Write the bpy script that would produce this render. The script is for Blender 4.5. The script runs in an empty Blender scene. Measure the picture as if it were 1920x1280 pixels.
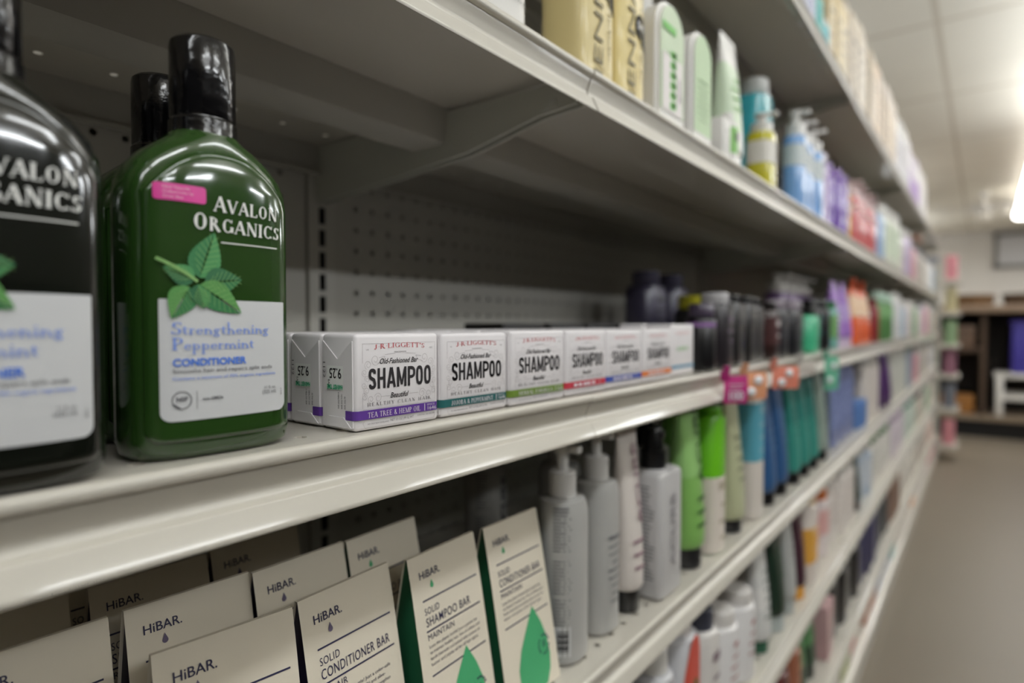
import bpy, bmesh, math, random
from mathutils import Vector, Matrix
random.seed(7)
S = bpy.context.scene
COL = S.collection
PI = math.pi
CZ = 0.98                       # eye height above the floor; heights below are given relative to it
# ------------------------------------------------------------------ camera
cd = bpy.data.cameras.new('camera')
cam = bpy.data.objects.new('camera', cd); COL.objects.link(cam)
cd.sensor_width = 36; cd.lens = 36*1160/1920; cd.clip_start = .01; cd.clip_end = 60
th, ph = math.radians(37.33), math.radians(1.58)
FW = Vector((math.cos(th)*math.cos(ph), math.sin(th)*math.cos(ph), -math.sin(ph)))
cam.location = (0, 0, CZ)
cam.rotation_euler = FW.to_track_quat('-Z', 'Y').to_euler()
cd.dof.use_dof = True; cd.dof.focus_distance = .335; cd.dof.aperture_fstop = 3.6
S.camera = cam
# ------------------------------------------------------------------ light
S.view_settings.view_transform = 'Standard'; S.view_settings.look = 'None'
S.view_settings.gamma = 1; S.view_settings.use_curve_mapping = False
S.view_settings.exposure = -0.04
W = bpy.data.worlds.new('World'); S.world = W; W.use_nodes = True
W.node_tree.nodes['Background'].inputs[0].default_value = (1, 1, 1, 1)
W.node_tree.nodes['Background'].inputs[1].default_value = .02
def area(x, y, lx, ly, e, z=1.47, up=0):  # serves real fixtures and added fills; every upward one is fill
    l = bpy.data.lights.new('ceiling_or_fill_lamp', 'AREA'); l.shape = 'RECTANGLE'
    l.size = lx; l.size_y = ly; l.energy = e; l.color = (.94, .975, 1)
    o = bpy.data.objects.new('ceiling_or_fill_lamp', l); o.location = (x, y, CZ+z); o.rotation_euler = (math.pi*up, 0, 0); COL.objects.link(o)
for x, e, up_ in ((-1.9, 9, 5), (-.5, 10, 8), (1.0, 5.5, 8), (2.6, 3, 15), (4.0, 2, 11), (5.2, 1.5, 11)):                     # tube fixtures over this aisle, before the ones in view
    area(x, -.6, 1.22, .16, e); area(x, -.6, 1.22, .2, up_, 1.12, 1)   # the fixture, then an added upward fill that brightens the ceiling
for x in (-.6, 1.5, 3.7, 6.2):                      # the next aisle's fixtures, the row beyond, and an added upward ceiling fill
    area(x, -4.1, 1.22, .3, 42); area(x, -2.7, 1.22, .3, 19); area(x, -2.7, 1.22, .3, 16, 1.05, 1); area(x, -7, 1.22, .1, 7)
area(6.9, -2.6, 1.22, .3, 22); area(9.5, 1.2, 1.22, .3, 34); area(10.4, -2.4, 1.22, .3, 60); area(10.6, 1.6, 1.22, .3, 40, 1.1, 1); area(3.4, 1.9, 1.22, .3, 34, .95, 1); area(7.2, 1.9, 1.22, .3, 34, .95, 1)  # includes fills added to brighten the far wall and, aimed up, the ceiling
# ------------------------------------------------------------------ materials
def lin(c): return tuple(((v/255+.055)/1.055)**2.4 if v/255 > .04045 else v/255/12.92 for v in c)
_M = {}
def mat(c, rough=.45, metal=0, spec=.5, trans=0, coat=0, bump=0, bscale=200, emit=0, sss=0):
    k = (tuple(c), rough, metal, spec, trans, coat, bump, bscale, emit, sss)
    if k in _M: return _M[k]
    m = bpy.data.materials.new('surface'); m.use_nodes = True
    nt = m.node_tree; b = nt.nodes['Principled BSDF']
    b.inputs['Base Color'].default_value = (*lin(c), 1)
    b.inputs['Roughness'].default_value = rough; b.inputs['Metallic'].default_value = metal
    b.inputs['Specular IOR Level'].default_value = spec
    b.inputs['Transmission Weight'].default_value = trans
    b.inputs['Coat Weight'].default_value = coat; b.inputs['Coat Roughness'].default_value = .06
    if sss:
        b.inputs['Subsurface Weight'].default_value = sss; b.inputs['Subsurface Scale'].default_value = .004
    if emit:
        b.inputs['Emission Color'].default_value = (1, .97, .93, 1); b.inputs['Emission Strength'].default_value = emit
    # a faint mottling of the surface so nothing is perfectly even
    tc = nt.nodes.new('ShaderNodeTexCoord'); n = nt.nodes.new('ShaderNodeTexNoise')
    n.inputs['Scale'].default_value = bscale; n.inputs['Detail'].default_value = 3
    nt.links.new(tc.outputs['Object'], n.inputs['Vector'])
    if bump:
        bp = nt.nodes.new('ShaderNodeBump'); bp.inputs['Strength'].default_value = bump; bp.inputs['Distance'].default_value = .001
        nt.links.new(n.outputs['Fac'], bp.inputs['Height']); nt.links.new(bp.outputs['Normal'], b.inputs['Normal'])
    else:
        mr = nt.nodes.new('ShaderNodeMapRange'); mr.inputs['To Min'].default_value = max(0, rough-.04); mr.inputs['To Max'].default_value = min(1, rough+.04)
        nt.links.new(n.outputs['Fac'], mr.inputs['Value']); nt.links.new(mr.outputs['Result'], b.inputs['Roughness'])
    _M[k] = m
    return m
SHELF = mat((198, 193, 182), .42, spec=.5, coat=.6)
SHELFIN = mat((176, 173, 164), .5)
PEG = mat((196, 193, 184), .6)
BLACKP = mat((14, 13, 15), .18, coat=.4)
WHITEP = mat((232, 230, 226), .4)
# ------------------------------------------------------------------ mesh helpers
class G:
    def __init__(s): s.v = []; s.f = []
    def add(s, v, f):
        n = len(s.v); s.v += [tuple(p) for p in v]; s.f += [tuple(i+n for i in q) for q in f]; return s
    def box(s, x0, x1, y0, y1, z0, z1):
        v = [(x, y, z) for z in (z0, z1) for y in (y0, y1) for x in (x0, x1)]
        return s.add(v, [(0, 2, 3, 1), (4, 5, 7, 6), (0, 1, 5, 4), (2, 6, 7, 3), (0, 4, 6, 2), (1, 3, 7, 5)])
    def bbox(s, x0, x1, y0, y1, z0, z1, r=.002, seg=2):
        bm = bmesh.new(); bmesh.ops.create_cube(bm, size=1)
        for v in bm.verts:
            v.co = ((x0+x1)/2+v.co.x*(x1-x0), (y0+y1)/2+v.co.y*(y1-y0), (z0+z1)/2+v.co.z*(z1-z0))
        bmesh.ops.bevel(bm, geom=bm.edges[:], offset=r, segments=seg, profile=.5, affect='EDGES')
        bm.verts.index_update()
        s.add([v.co[:] for v in bm.verts], [[v.index for v in f.verts] for f in bm.faces]); bm.free(); return s
    def loft(s, secs, n=28, caps=True):
        """secs: (z, half width, half depth, exponent[, cx, cy])"""
        rings = []
        for q in secs:
            z, a, b, e = q[:4]; cx = q[4] if len(q) > 4 else 0; cy = q[5] if len(q) > 5 else 0
            r = []
            for i in range(n):
                t = 2*PI*i/n; c, d = math.cos(t), math.sin(t)
                r.append((cx+a*math.copysign(abs(c)**(2/e), c), cy+b*math.copysign(abs(d)**(2/e), d), z))
            rings.append(r)
        v = [p for r in rings for p in r]; f = []
        for k in range(len(rings)-1):
            for i in range(n):
                j = (i+1) % n; f.append((k*n+i, k*n+j, (k+1)*n+j, (k+1)*n+i))
        if caps:
            f.append(tuple(range(n-1, -1, -1))); f.append(tuple(range((len(rings)-1)*n, len(rings)*n)))
        return s.add(v, f)
    def lathe(s, prof, n=24, cx=0, cy=0): return s.loft([(z, r, r, 2, cx, cy) for r, z in prof], n)
    def prism(s, poly, axis, a, b):
        """poly in the plane across axis ('x': (y,z); 'y': (x,z)), from a to b"""
        n = len(poly)
        P = (lambda p, t: (t, p[0], p[1])) if axis == 'x' else (lambda p, t: (p[0], t, p[1])) if axis == 'y' else (lambda p, t: (p[0], p[1], t))
        v = [P(p, a) for p in poly]+[P(p, b) for p in poly]
        f = [(i, (i+1) % n, n+(i+1) % n, n+i) for i in range(n)]+[tuple(range(n-1, -1, -1)), tuple(range(n, 2*n))]
        return s.add(v, f)
    def mesh(s, m, smooth=True, ang=38):
        me = bpy.data.meshes.new('mesh'); me.from_pydata(s.v, [], s.f)
        bm = bmesh.new(); bm.from_mesh(me); bmesh.ops.recalc_face_normals(bm, faces=bm.faces[:]); bm.to_mesh(me); bm.free()
        me.materials.append(m)
        if smooth:
            me.polygons.foreach_set('use_smooth', [True]*len(me.polygons)); me.set_sharp_from_angle(angle=math.radians(ang))
        me.update(); return me
def link(name, me, parent=None, loc=None):
    o = bpy.data.objects.new(name, me); COL.objects.link(o)
    if parent: o.parent = parent
    if loc: o.location = loc
    return o
def tag(o, label, cat, group=None):
    o['label'] = label; o['category'] = cat
    if group: o['group'] = group
    return o
def struct(name, g, m, smooth=False):
    o = link(name, g.mesh(m, smooth)); o['kind'] = 'structure'; return o
def thing(name, label, cat, loc=(0, 0, 0), rz=0, group=None):
    o = bpy.data.objects.new(name, None); COL.objects.link(o); o.empty_display_size = .02
    o.location = loc; o.rotation_euler = (0, 0, rz); return tag(o, label, cat, group)
def place(tpl, label, cat, loc, rz=0, group=None, name=None, lean=None):
    """tpl = (kind name, [(part, mesh, parent index or None), ...]): an empty with its parts and sub-parts, mesh data shared"""
    r = thing(name or tpl[0], label, cat, loc, rz, group); made = []
    if lean: r.rotation_euler = (lean, 0, rz)
    for q in tpl[1]:
        o = link(q[0], q[1], r if q[2] is None else made[q[2]])
        if len(q) > 3: o['label'] = q[3]
        made.append(o)
    return r
# ------------------------------------------------------------------ lettering
_T = {}
def glyphs(s, bold=0., shear=0., sp=1.):
    k = (s, bold, shear, sp)
    if k not in _T:
        c = bpy.data.curves.new('t', 'FONT'); c.body = s; c.size = 1; c.resolution_u = 3; c.offset = bold; c.shear = shear; c.space_character = sp
        o = bpy.data.objects.new('t', c); me = bpy.data.meshes.new_from_object(o)
        v = [(p.co.x, p.co.y) for p in me.vertices]; f = [tuple(q.vertices) for q in me.polygons]
        bpy.data.objects.remove(o); bpy.data.curves.remove(c); bpy.data.meshes.remove(me)
        _T[k] = (v, f)
    return _T[k]
CAP = max(p[1] for p in glyphs('H')[0])
# a small roman letter set drawn with thick and thin strokes and serifs
def L(x0, y0, x1, y1, w): return ('l', x0, y0, x1, y1, w)
def A(cx, cy, rx, ry, a0, a1): return ('a', cx, cy, rx, ry, a0, a1)
def F(x, y, w=.2): return ('f', x, y, w)
TK, TN = .15, .06
SER = {
 'A': (.82, [L(.06, 0, .4, 1, TN), L(.4, 1, .72, 0, TK), L(.2, .34, .6, .34, TN), F(.08, 0), F(.72, 0, .26)]),
 'V': (.8, [L(.08, 1, .4, 0, TK), L(.4, 0, .72, 1, TN), F(.09, 1, .26), F(.72, 1)]),
 'L': (.64, [L(.16, 0, .16, 1, TK), L(.1, .03, .58, .03, TN), L(.58, 0, .6, .24, TN), F(.16, 0), F(.16, 1, .28)]),
 'O': (.84, [A(.42, .5, .34, .5, 0, 360)]),
 'N': (.86, [L(.14, 0, .14, 1, TN), L(.14, 1, .7, 0, TK), L(.72, 0, .72, 1, TN), F(.14, 0), F(.72, 1), F(.1, 1, .14)]),
 'R': (.8, [L(.16, 0, .16, 1, TK), A(.3, .75, .26, .23, -95, 95), L(.1, .97, .34, .97, TN), L(.16, .5, .34, .5, TN), L(.36, .5, .7, 0, TK), F(.16, 0), F(.72, 0, .14), F(.1, 1, .14)]),
 'G': (.86, [A(.44, .5, .36, .5, 48, 322), L(.74, .05, .74, .42, TK), F(.72, .42, .24), L(.7, .76, .72, .98, TN)]),
 'I': (.34, [L(.17, 0, .17, 1, TK), F(.17, 0, .3), F(.17, 1, .3)]),
 'C': (.78, [A(.42, .5, .36, .5, 45, 318), L(.7, .74, .71, .98, TN), L(.7, .06, .71, .2, TN)]),
 'S': (.56, [A(.3, .75, .21, .22, 40, 272), A(.3, .27, .23, .25, -150, 92), L(.5, .76, .5, .96, TN), L(.08, .04, .08, .26, TN)]),
 'P': (.61, [L(.16, 0, .16, 1, TK), A(.3, .73, .28, .25, -95, 95), L(.1, .97, .32, .97, TN), L(.16, .48, .32, .48, TN), F(.16, 0, .3), F(.1, 1, .14)]),
 'J': (.5, [L(.3, .2, .3, 1, TK), A(.16, .2, .15, .2, -190, 0), F(.3, 1, .3)]),
 'E': (.68, [L(.16, 0, .16, 1, TK), L(.1, .97, .56, .97, TN), L(.1, .03, .58, .03, TN), L(.16, .5, .46, .5, TN), L(.57, .8, .57, 1, TN), L(.59, 0, .59, .22, TN), L(.46, .38, .46, .62, TN)]),
 'T': (.72, [L(.36, 0, .36, 1, TK), L(.04, .97, .68, .97, TN), L(.06, .76, .06, 1, TN), L(.66, .76, .66, 1, TN), F(.36, 0, .3)]),
 'H': (.86, [L(.16, 0, .16, 1, TK), L(.68, 0, .68, 1, TK), L(.16, .5, .68, .5, TN), F(.16, 0, .28), F(.16, 1, .28), F(.68, 0, .28), F(.68, 1, .28)]),
 'Y': (.76, [L(.08, 1, .38, .46, TK), L(.38, .46, .68, 1, TN), L(.38, 0, .38, .48, TK), F(.1, 1, .26), F(.66, 1), F(.38, 0, .28)]),
 'M': (.98, [L(.12, 0, .14, 1, TN), L(.14, 1, .48, 0, TK), L(.48, 0, .82, 1, TN), L(.84, 0, .82, 1, TK), F(.12, 0), F(.84, 0, .26)]),
 'B': (.7, [L(.16, 0, .16, 1, TK), A(.3, .76, .24, .22, -95, 95), A(.32, .27, .28, .25, -95, 95), L(.1, .97, .3, .97, TN), L(.1, .03, .34, .03, TN), L(.16, .52, .32, .52, TN)]),
 'D': (.8, [L(.16, 0, .16, 1, TK), A(.28, .5, .42, .47, -92, 92), L(.1, .97, .3, .97, TN), L(.1, .03, .3, .03, TN)]),
 'F': (.62, [L(.16, 0, .16, 1, TK), L(.1, .97, .56, .97, TN), L(.16, .5, .46, .5, TN), L(.56, .78, .56, 1, TN), L(.46, .38, .46, .62, TN), F(.16, 0, .3)]),
 'U': (.84, [L(.16, .3, .16, 1, TK), A(.42, .34, .33, .34, 180, 360), L(.72, .3, .72, 1, TN), F(.16, 1, .3), F(.72, 1, .26)]),
 'X': (.76, [L(.1, 1, .64, 0, TK), L(.1, 0, .64, 1, TN), F(.1, 0), F(.64, 1), F(.1, 1), F(.64, 0)]),
 "'": (.2, [L(.1, .7, .12, 1, TK)]), '.': (.26, [L(.08, .46, .18, .46, .12)]), ' ': (.36, []), '&': (.8, [A(.34, .78, .17, .2, 0, 360), A(.32, .27, .26, .27, 0, 360), L(.24, .7, .72, 0, TK)]),
 't': (.36, [L(.15, .1, .15, .64, .1), L(.02, .46, .32, .46, TN), A(.26, .12, .11, .12, 180, 300)]),
 'r': (.38, [L(.12, 0, .12, .46, .1), A(.26, .32, .13, .14, 30, 170), F(.12, 0, .22), F(.08, .46, .1)]),
 'e': (.44, [A(.22, .23, .18, .23, 0, 325), L(.06, .26, .4, .26, .05)]),
 'n': (.54, [L(.12, 0, .12, .46, .1), A(.26, .28, .14, .18, 0, 170), L(.41, 0, .41, .3, .1), F(.12, 0, .2), F(.41, 0, .2), F(.08, .46, .1)]),
 'g': (.46, [A(.2, .3, .14, .16, 0, 360), A(.2, -.1, .18, .12, 0, 360), L(.32, .42, .44, .46, .05), L(.1, .14, .3, .02, .06)]),
 'h': (.54, [L(.12, 0, .12, .98, .1), A(.26, .28, .14, .18, 0, 170), L(.41, 0, .41, .3, .1), F(.12, 0, .2), F(.41, 0, .2), F(.08, .98, .1)]),
 'i': (.26, [L(.13, 0, .13, .46, .1), L(.08, .68, .18, .68, .1), F(.13, 0, .22), F(.09, .46, .1)]),
 'p': (.52, [L(.12, -.34, .12, .46, .1), A(.26, .23, .18, .23, 0, 360), F(.12, -.34, .22), F(.08, .46, .1)]),
 'm': (.8, [L(.12, 0, .12, .46, .1), A(.25, .28, .13, .18, 0, 170), L(.39, 0, .39, .3, .1), A(.53, .28, .13, .18, 0, 170), L(.67, 0, .67, .3, .1), F(.12, 0, .18), F(.39, 0, .18), F(.67, 0, .18)]),
}
def seg(x0, y0, x1, y1, w):
    dx, dy = x1-x0, y1-y0; d = math.hypot(dx, dy) or 1; nx, ny = -dy/d*w/2, dx/d*w/2
    return [(x0+nx, y0+ny), (x0-nx, y0-ny), (x1-nx, y1-ny), (x1+nx, y1+ny)]
class Ink:
    """flat printing in label coordinates (metres, x right, y up); fn maps it on to the surface"""
    def __init__(s, fn): s.g = G(); s.fn = fn
    def poly(s, pts): s.g.add([s.fn(*p) for p in pts], [tuple(range(len(pts)))]); return s
    def rect(s, x0, x1, y0, y1, nx=1):
        for i in range(nx):
            a, b = x0+(x1-x0)*i/nx, x0+(x1-x0)*(i+1)/nx
            s.poly([(a, y0), (b, y0), (b, y1), (a, y1)])
        return s
    def stroke(s, pts, w):
        for p, q in zip(pts, pts[1:]): s.poly(seg(*p, *q, w))
        return s
    def fit(s, v, f, x, y, h, w=None, al='l', rot=0, arc=0):
        """v in cap-height units; w = wanted width; arc lifts the middle"""
        if not v: return s
        x0, x1 = min(p[0] for p in v), max(p[0] for p in v); sx = (w/(x1-x0)) if w else h; ww = (x1-x0)*sx
        ox = {'l': 0, 'c': -ww/2, 'r': -ww}[al]; c, d = math.cos(rot), math.sin(rot); out = []
        for p in v:
            a = (p[0]-x0)*sx+ox; b = p[1]*h
            if arc: b += arc*(1-(2*((p[0]-x0)/(x1-x0))-1)**2)
            out.append(s.fn(x+a*c-b*d, y+a*d+b*c))
        s.g.add(out, f); return s
    def text(s, t, x, y, h, w=None, al='l', bold=0., shear=0., sp=1., rot=0, arc=0):
        v, f = glyphs(t, bold, shear, sp)
        return s.fit([(p[0]/CAP, p[1]/CAP) for p in v], f, x, y, h, w, al, rot, arc)
    def serif(s, t, x, y, h, w=None, al='l', big=1., rot=0, arc=0, sp=.06, fat=1.):
        v, f = [], []; ox = 0
        def quad(q):
            n = len(v); v.extend(q); f.append((n, n+1, n+2, n+3))
        for k, ch in enumerate(t):
            m = big if k == 0 else 1
            adv, st = SER[ch]
            for q in st:
                if q[0] == 'l': quad([(ox+m*a, m*b) for a, b in seg(q[1], q[2], q[3], q[4], q[5]*fat)])
                elif q[0] == 'f':
                    yy = min(max(q[2], .025), .975) if q[2] in (0, 1) else q[2]
                    quad([(ox+m*a, m*b) for a, b in seg(q[1]-q[3]/2, yy, q[1]+q[3]/2, yy, .05*fat)])
                else:
                    _, cx, cy, rx, ry, a0, a1 = q; n = max(4, int((a1-a0)/24)); pr = None
                    tk, tn = (TK, TN) if ch.isupper() or ch == '&' else (.1, .05)
                    for i in range(n+1):
                        a = math.radians(a0+(a1-a0)*i/n); c, d = math.cos(a), math.sin(a); wd = (tn+(tk-tn)*c*c)*fat
                        p = ((ox+m*(cx+rx*c), m*(cy+ry*d)), (ox+m*(cx+(rx-wd)*c), m*(cy+(ry-min(wd, tn*1.3*fat))*d)))
                        if pr: quad([pr[0], pr[1], p[1], p[0]])
                        pr = p
            ox += m*(adv+sp)
        return s.fit(v, f, x, y, h, w, al, rot, arc)
    def block(s, t, x, y, h, w=None, al='l', tk=.2):
        """condensed heavy capitals drawn with strokes of one thickness"""
        v, f = [], []; ox = 0
        def path(pts, wd=tk):
            for i, (p, q) in enumerate(zip(pts, pts[1:])):
                n = len(v); v.extend([(ox+a, b) for a, b in seg(*p, *q, wd)]); f.append((n, n+1, n+2, n+3))
                if i:
                    n = len(v); c = [(ox+p[0]+wd/2*math.cos(2*PI*j/10), p[1]+wd/2*math.sin(2*PI*j/10)) for j in range(10)]; v.extend(c); f.append(tuple(range(n, n+10)))
        e = tk/2
        def ring(cx, cy, rx, ry, a0, a1, n=22, ex=2.8):
            P = []
            for i in range(n+1):
                a = math.radians(a0+(a1-a0)*i/n); c, d = math.cos(a), math.sin(a)
                P.append((cx+rx*math.copysign(abs(c)**(2/ex), c), cy+ry*math.copysign(abs(d)**(2/ex), d)))
            return P
        for ch in t:
            if ch == 'H': path([(e, 0), (e, 1)]); path([(.56-e, 0), (.56-e, 1)]); path([(e, .5), (.56-e, .5)], tk*.85); ad = .56
            elif ch == 'A': path([(e*.9, 0), (.30, 1)]); path([(.34, 1), (.64-e*.9, 0)]); path([(.16, .26), (.48, .26)], tk*.8); ad = .62
            elif ch == 'M': path([(e, 0), (e, 1)]); path([(.72-e, 0), (.72-e, 1)]); path([(e*1.2, .99), (.36, .1)], tk*.8); path([(.72-e*1.2, .99), (.36, .1)], tk*.8); ad = .72
            elif ch == 'P': path([(e, 0), (e, 1)]); path([(e, 1-e*.9)]+ring(.2, .69, .34-e*.5, .31-e*.9, 90, -90)+[(e, .38+e*.9)], tk*.92); ad = .54
            elif ch == 'O': path(ring(.27, .5, .27-e, .5-e, 0, 360, 36)); ad = .54
            elif ch == 'S': path([(.5-e, .74)]+ring(.27, .74, .25-e, .26-e, 20, 178, 12)+[(e+.01, .68), (.14, .56), (.38, .44), (.5-e, .32)]+ring(.27, .26, .25-e, .26-e, 0, -170, 12)); ad = .52
            ox += ad+.1
        return s.fit(v, f, x, y, h, w, al)
    def mesh(s, m): return s.g.mesh(m, False)
# ------------------------------------------------------------------ the room
YF, YB = .252, .613                         # front edge of the shelves, face of the back panel
g = G().box(-4, 12.6, -9, 4, -.05, 0)
def tile_mat(c, line, px, py, oy, rough, w=.012, mott=.03):
    m = bpy.data.materials.new('tiles'); m.use_nodes = True; nt = m.node_tree; b = nt.nodes['Principled BSDF']; b.inputs['Roughness'].default_value = rough
    tc = nt.nodes.new('ShaderNodeTexCoord'); sx = nt.nodes.new('ShaderNodeSeparateXYZ'); nt.links.new(tc.outputs['Object'], sx.inputs[0])
    def ln(sock, p, o):
        a = nt.nodes.new('ShaderNodeMath'); a.operation = 'ADD'; a.inputs[1].default_value = 100*p-o; nt.links.new(sock, a.inputs[0])
        d = nt.nodes.new('ShaderNodeMath'); d.operation = 'PINGPONG'; d.inputs[1].default_value = p/2; nt.links.new(a.outputs[0], d.inputs[0])
        l = nt.nodes.new('ShaderNodeMath'); l.operation = 'LESS_THAN'; l.inputs[1].default_value = w; nt.links.new(d.outputs[0], l.inputs[0]); return l.outputs[0]
    mx = nt.nodes.new('ShaderNodeMath'); mx.operation = 'MAXIMUM'; nt.links.new(ln(sx.outputs[0], px, .1), mx.inputs[0]); nt.links.new(ln(sx.outputs[1], py, oy), mx.inputs[1])
    n = nt.nodes.new('ShaderNodeTexNoise'); n.inputs['Scale'].default_value = 2.5; nt.links.new(tc.outputs['Object'], n.inputs['Vector'])
    r = nt.nodes.new('ShaderNodeMix'); r.data_type = 'RGBA'; r.inputs[6].default_value = (*lin(c), 1); r.inputs[7].default_value = (*[v*(1-mott*3) for v in lin(c)], 1); nt.links.new(n.outputs['Fac'], r.inputs[0])
    q = nt.nodes.new('ShaderNodeMix'); q.data_type = 'RGBA'; nt.links.new(r.outputs[2], q.inputs[6]); q.inputs[7].default_value = (*lin(line), 1); nt.links.new(mx.outputs[0], q.inputs[0])
    nt.links.new(q.outputs[2], b.inputs['Base Color']); return m
struct('floor', g, tile_mat((128, 118, 104), (124, 114, 100), .305, .305, 0, .42, .002))
struct('ceiling', G().box(-4, 12.6, -9, 4, CZ+1.5, CZ+1.55), tile_mat((236, 231, 218), (206, 198, 182), 1.22, 1.22, .21, .9, .014))
struct('wall_far', G().box(12.5, 12.6, -9, 4, 0, CZ+1.5), mat((214, 210, 204), .8))
struct('wall_left', G().box(-4, 12.5, 3.9, 4, 0, CZ+1.5), mat((214, 210, 204), .8))
struct('baseboard_far', G().box(12.47, 12.5, -9, 3.9, 0, .1), mat((60, 58, 55), .6))
# ------------------------------------------------------------------ gondola shelving
SEAM = [.437-1.2192, .437] + [.437+1.2192*k for k in range(1, 5)]
BAY = ['nearest', 'second', 'third', 'fourth', 'farthest']
LEV = {'top': .547, 'second': .204, 'third': -.0571, 'fourth': -.290, 'fifth': -.522, 'sixth': -.757}
TXT = {'top': 'white steel shelf carrying tall cream cartons, the highest one',
       'second': 'white steel shelf above the white soap boxes',
       'third': 'white steel shelf carrying the soap boxes and green bottles',
       'fourth': 'white steel shelf carrying leaning cream cartons and grey pump bottles',
       'fifth': 'white steel shelf just below the one with grey pump bottles',
       'sixth': 'lowest raised white steel shelf, above the bottom deck'}
def plate(x0, x1):
    """sheet deck with a row of punched holes an inch apart behind its front edge and another at the back"""
    g = G(); P = .0254; ys = [YF+.004, YF+.0095, YF+.0349, YB-.06, YB-.06+P, YB-.004]
    n = int((x1-x0)/P); off = (x1-x0-n*P)/2
    for a, b in ((0, 1), (2, 3), (4, 5)):
        g.add([(x0, ys[a], 0), (x1, ys[a], 0), (x1, ys[b], 0), (x0, ys[b], 0)], [(0, 1, 2, 3)])
    for a, b, every in ((1, 2, 1), (3, 4, 2)):
        y0, y1 = ys[a], ys[b]
        for q in ((x0, x0+off), (x1-off, x1)):
            g.add([(q[0], y0, 0), (q[1], y0, 0), (q[1], y1, 0), (q[0], y1, 0)], [(0, 1, 2, 3)])
        for i in range(n):
            u = x0+off+i*P
            if i % every: g.add([(u, y0, 0), (u+P, y0, 0), (u+P, y1, 0), (u, y1, 0)], [(0, 1, 2, 3)]); continue
            holed(g, u+P/2, (y0+y1)/2, P/2, .0033, lambda p, q: (p, q, 0))
    return g
def holed(g, cx, cy, h, r, fn):
    o, inn = [], []
    for k in range(8):
        a = PI/4*k; c, d = math.cos(a), math.sin(a); m = max(abs(c), abs(d))
        o.append(fn(cx+h*c/m, cy+h*d/m)); inn.append(fn(cx+r*c, cy+r*d))
    g.add(o+inn, [(k, (k+1) % 8, 8+(k+1) % 8, 8+k) for k in range(8)])
RAIL = [(.006, 0), (.0025, .0006), (.0004, .0002), (-.0008, -.001), (-.0012, -.0028), (-.0010, -.0045), (-.0002, -.0058), (.0022, -.0062), (.0022, -.0076), (.0056, -.0160), (.0057, -.0180), (.0050, -.0197), (.0036, -.0210), (.0018, -.0219), (.0010, -.0222), (.0005, -.0226), (.0002, -.0232), (-.0038, -.0318), (-.0044, -.0332), (-.0039, -.0343), (-.0028, -.0338)]
RAILIN = [(-.0012, -.0282), (.0018, -.0256), (.0050, -.0228), (.0070, -.0192), (.0070, -.0160), (.0046, -.0085), (.0044, -.003), (.006, -.0012)]
x0, x1 = 0.0005, 1.2192-.0005
deck_me = plate(x0, x1).mesh(SHELF, False)
rail_me = G().prism([(YF+a, b) for a, b in RAIL+RAILIN], 'x', x0, x1).mesh(SHELF, True, 50)
stif_me = G().prism([(.405, -.0014), (.407, -.026), (.409, -.032), (.414, -.034), (.45, -.034), (.455, -.030), (.457, -.0014)], 'x', .006, 1.2132).mesh(SHELFIN, True, 25)
flange_me = G().prism([(YB-.004, 0), (YB-.004, -.034), (YB-.014, -.034), (YB-.014, -.031), (YB-.007, -.031), (YB-.007, 0)], 'x', .004, 1.2152).mesh(SHELFIN, False)
def brk(xx):
    g = G(); pl = [(YF+.012, -.006), (YF+.012, -.026), (YF+.05, -.029), (.38, -.046), (YB-.002, -.066), (YB-.002, -.002)]
    g.prism(pl, 'x', xx-.0015, xx+.0015)
    g.prism([(YF+.03, -.0245), (YF+.05, -.0262), (YF+.05, -.0215), (YF+.03, -.0195)], 'x', xx-.0022, xx+.0022)
    return g.mesh(mat((196, 196, 186), .42, metal=.0), False)
brk_l, brk_r = brk(.005), brk(1.2142)
for i in range(5):
    for lv, z in LEV.items():
        if i == 0 and lv in ('fifth', 'sixth'): continue
        s = thing('metal_shelf', TXT[lv]+', '+BAY[i]+' bay', 'shelf', (SEAM[i], 0, CZ+z), 0, 'gondola shelves')
        if i > 0: s.location.z += random.uniform(-.0012, .0004); s.location.y = random.uniform(-.001, .002)
        d = link('deck', deck_me, s)
        md = d.modifiers.new('thickness', 'SOLIDIFY'); md.thickness = .0012; md.offset = -1
        link('price_rail', rail_me, s); link('stiffener', stif_me, s); link('rear_flange', flange_me, s)
        link('bracket', brk_l, s); link('bracket', brk_r, s)
# base decks with kick plates
ZB = -.90
bd_me = G().prism([(YF+.02, ZB), (YF+.003, ZB), (YF-.001, ZB-.003), (YF-.001, ZB-.03), (YF+.002, ZB-.032), (YB-.005, ZB-.032), (YB-.005, ZB)], 'x', x0, x1).mesh(SHELF)
kick_me = G().box(x0, x1, YF+.006, YF+.012, -CZ+.001, ZB-.032).mesh(SHELF, False)
for i in range(1, 5):
    s = thing('base_shelf', 'white bottom deck standing on the floor, '+BAY[i]+' bay', 'shelf', (SEAM[i], 0, CZ), 0, 'gondola bottom decks')
    link('deck', bd_me, s); link('kick_plate', kick_me, s)
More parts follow.
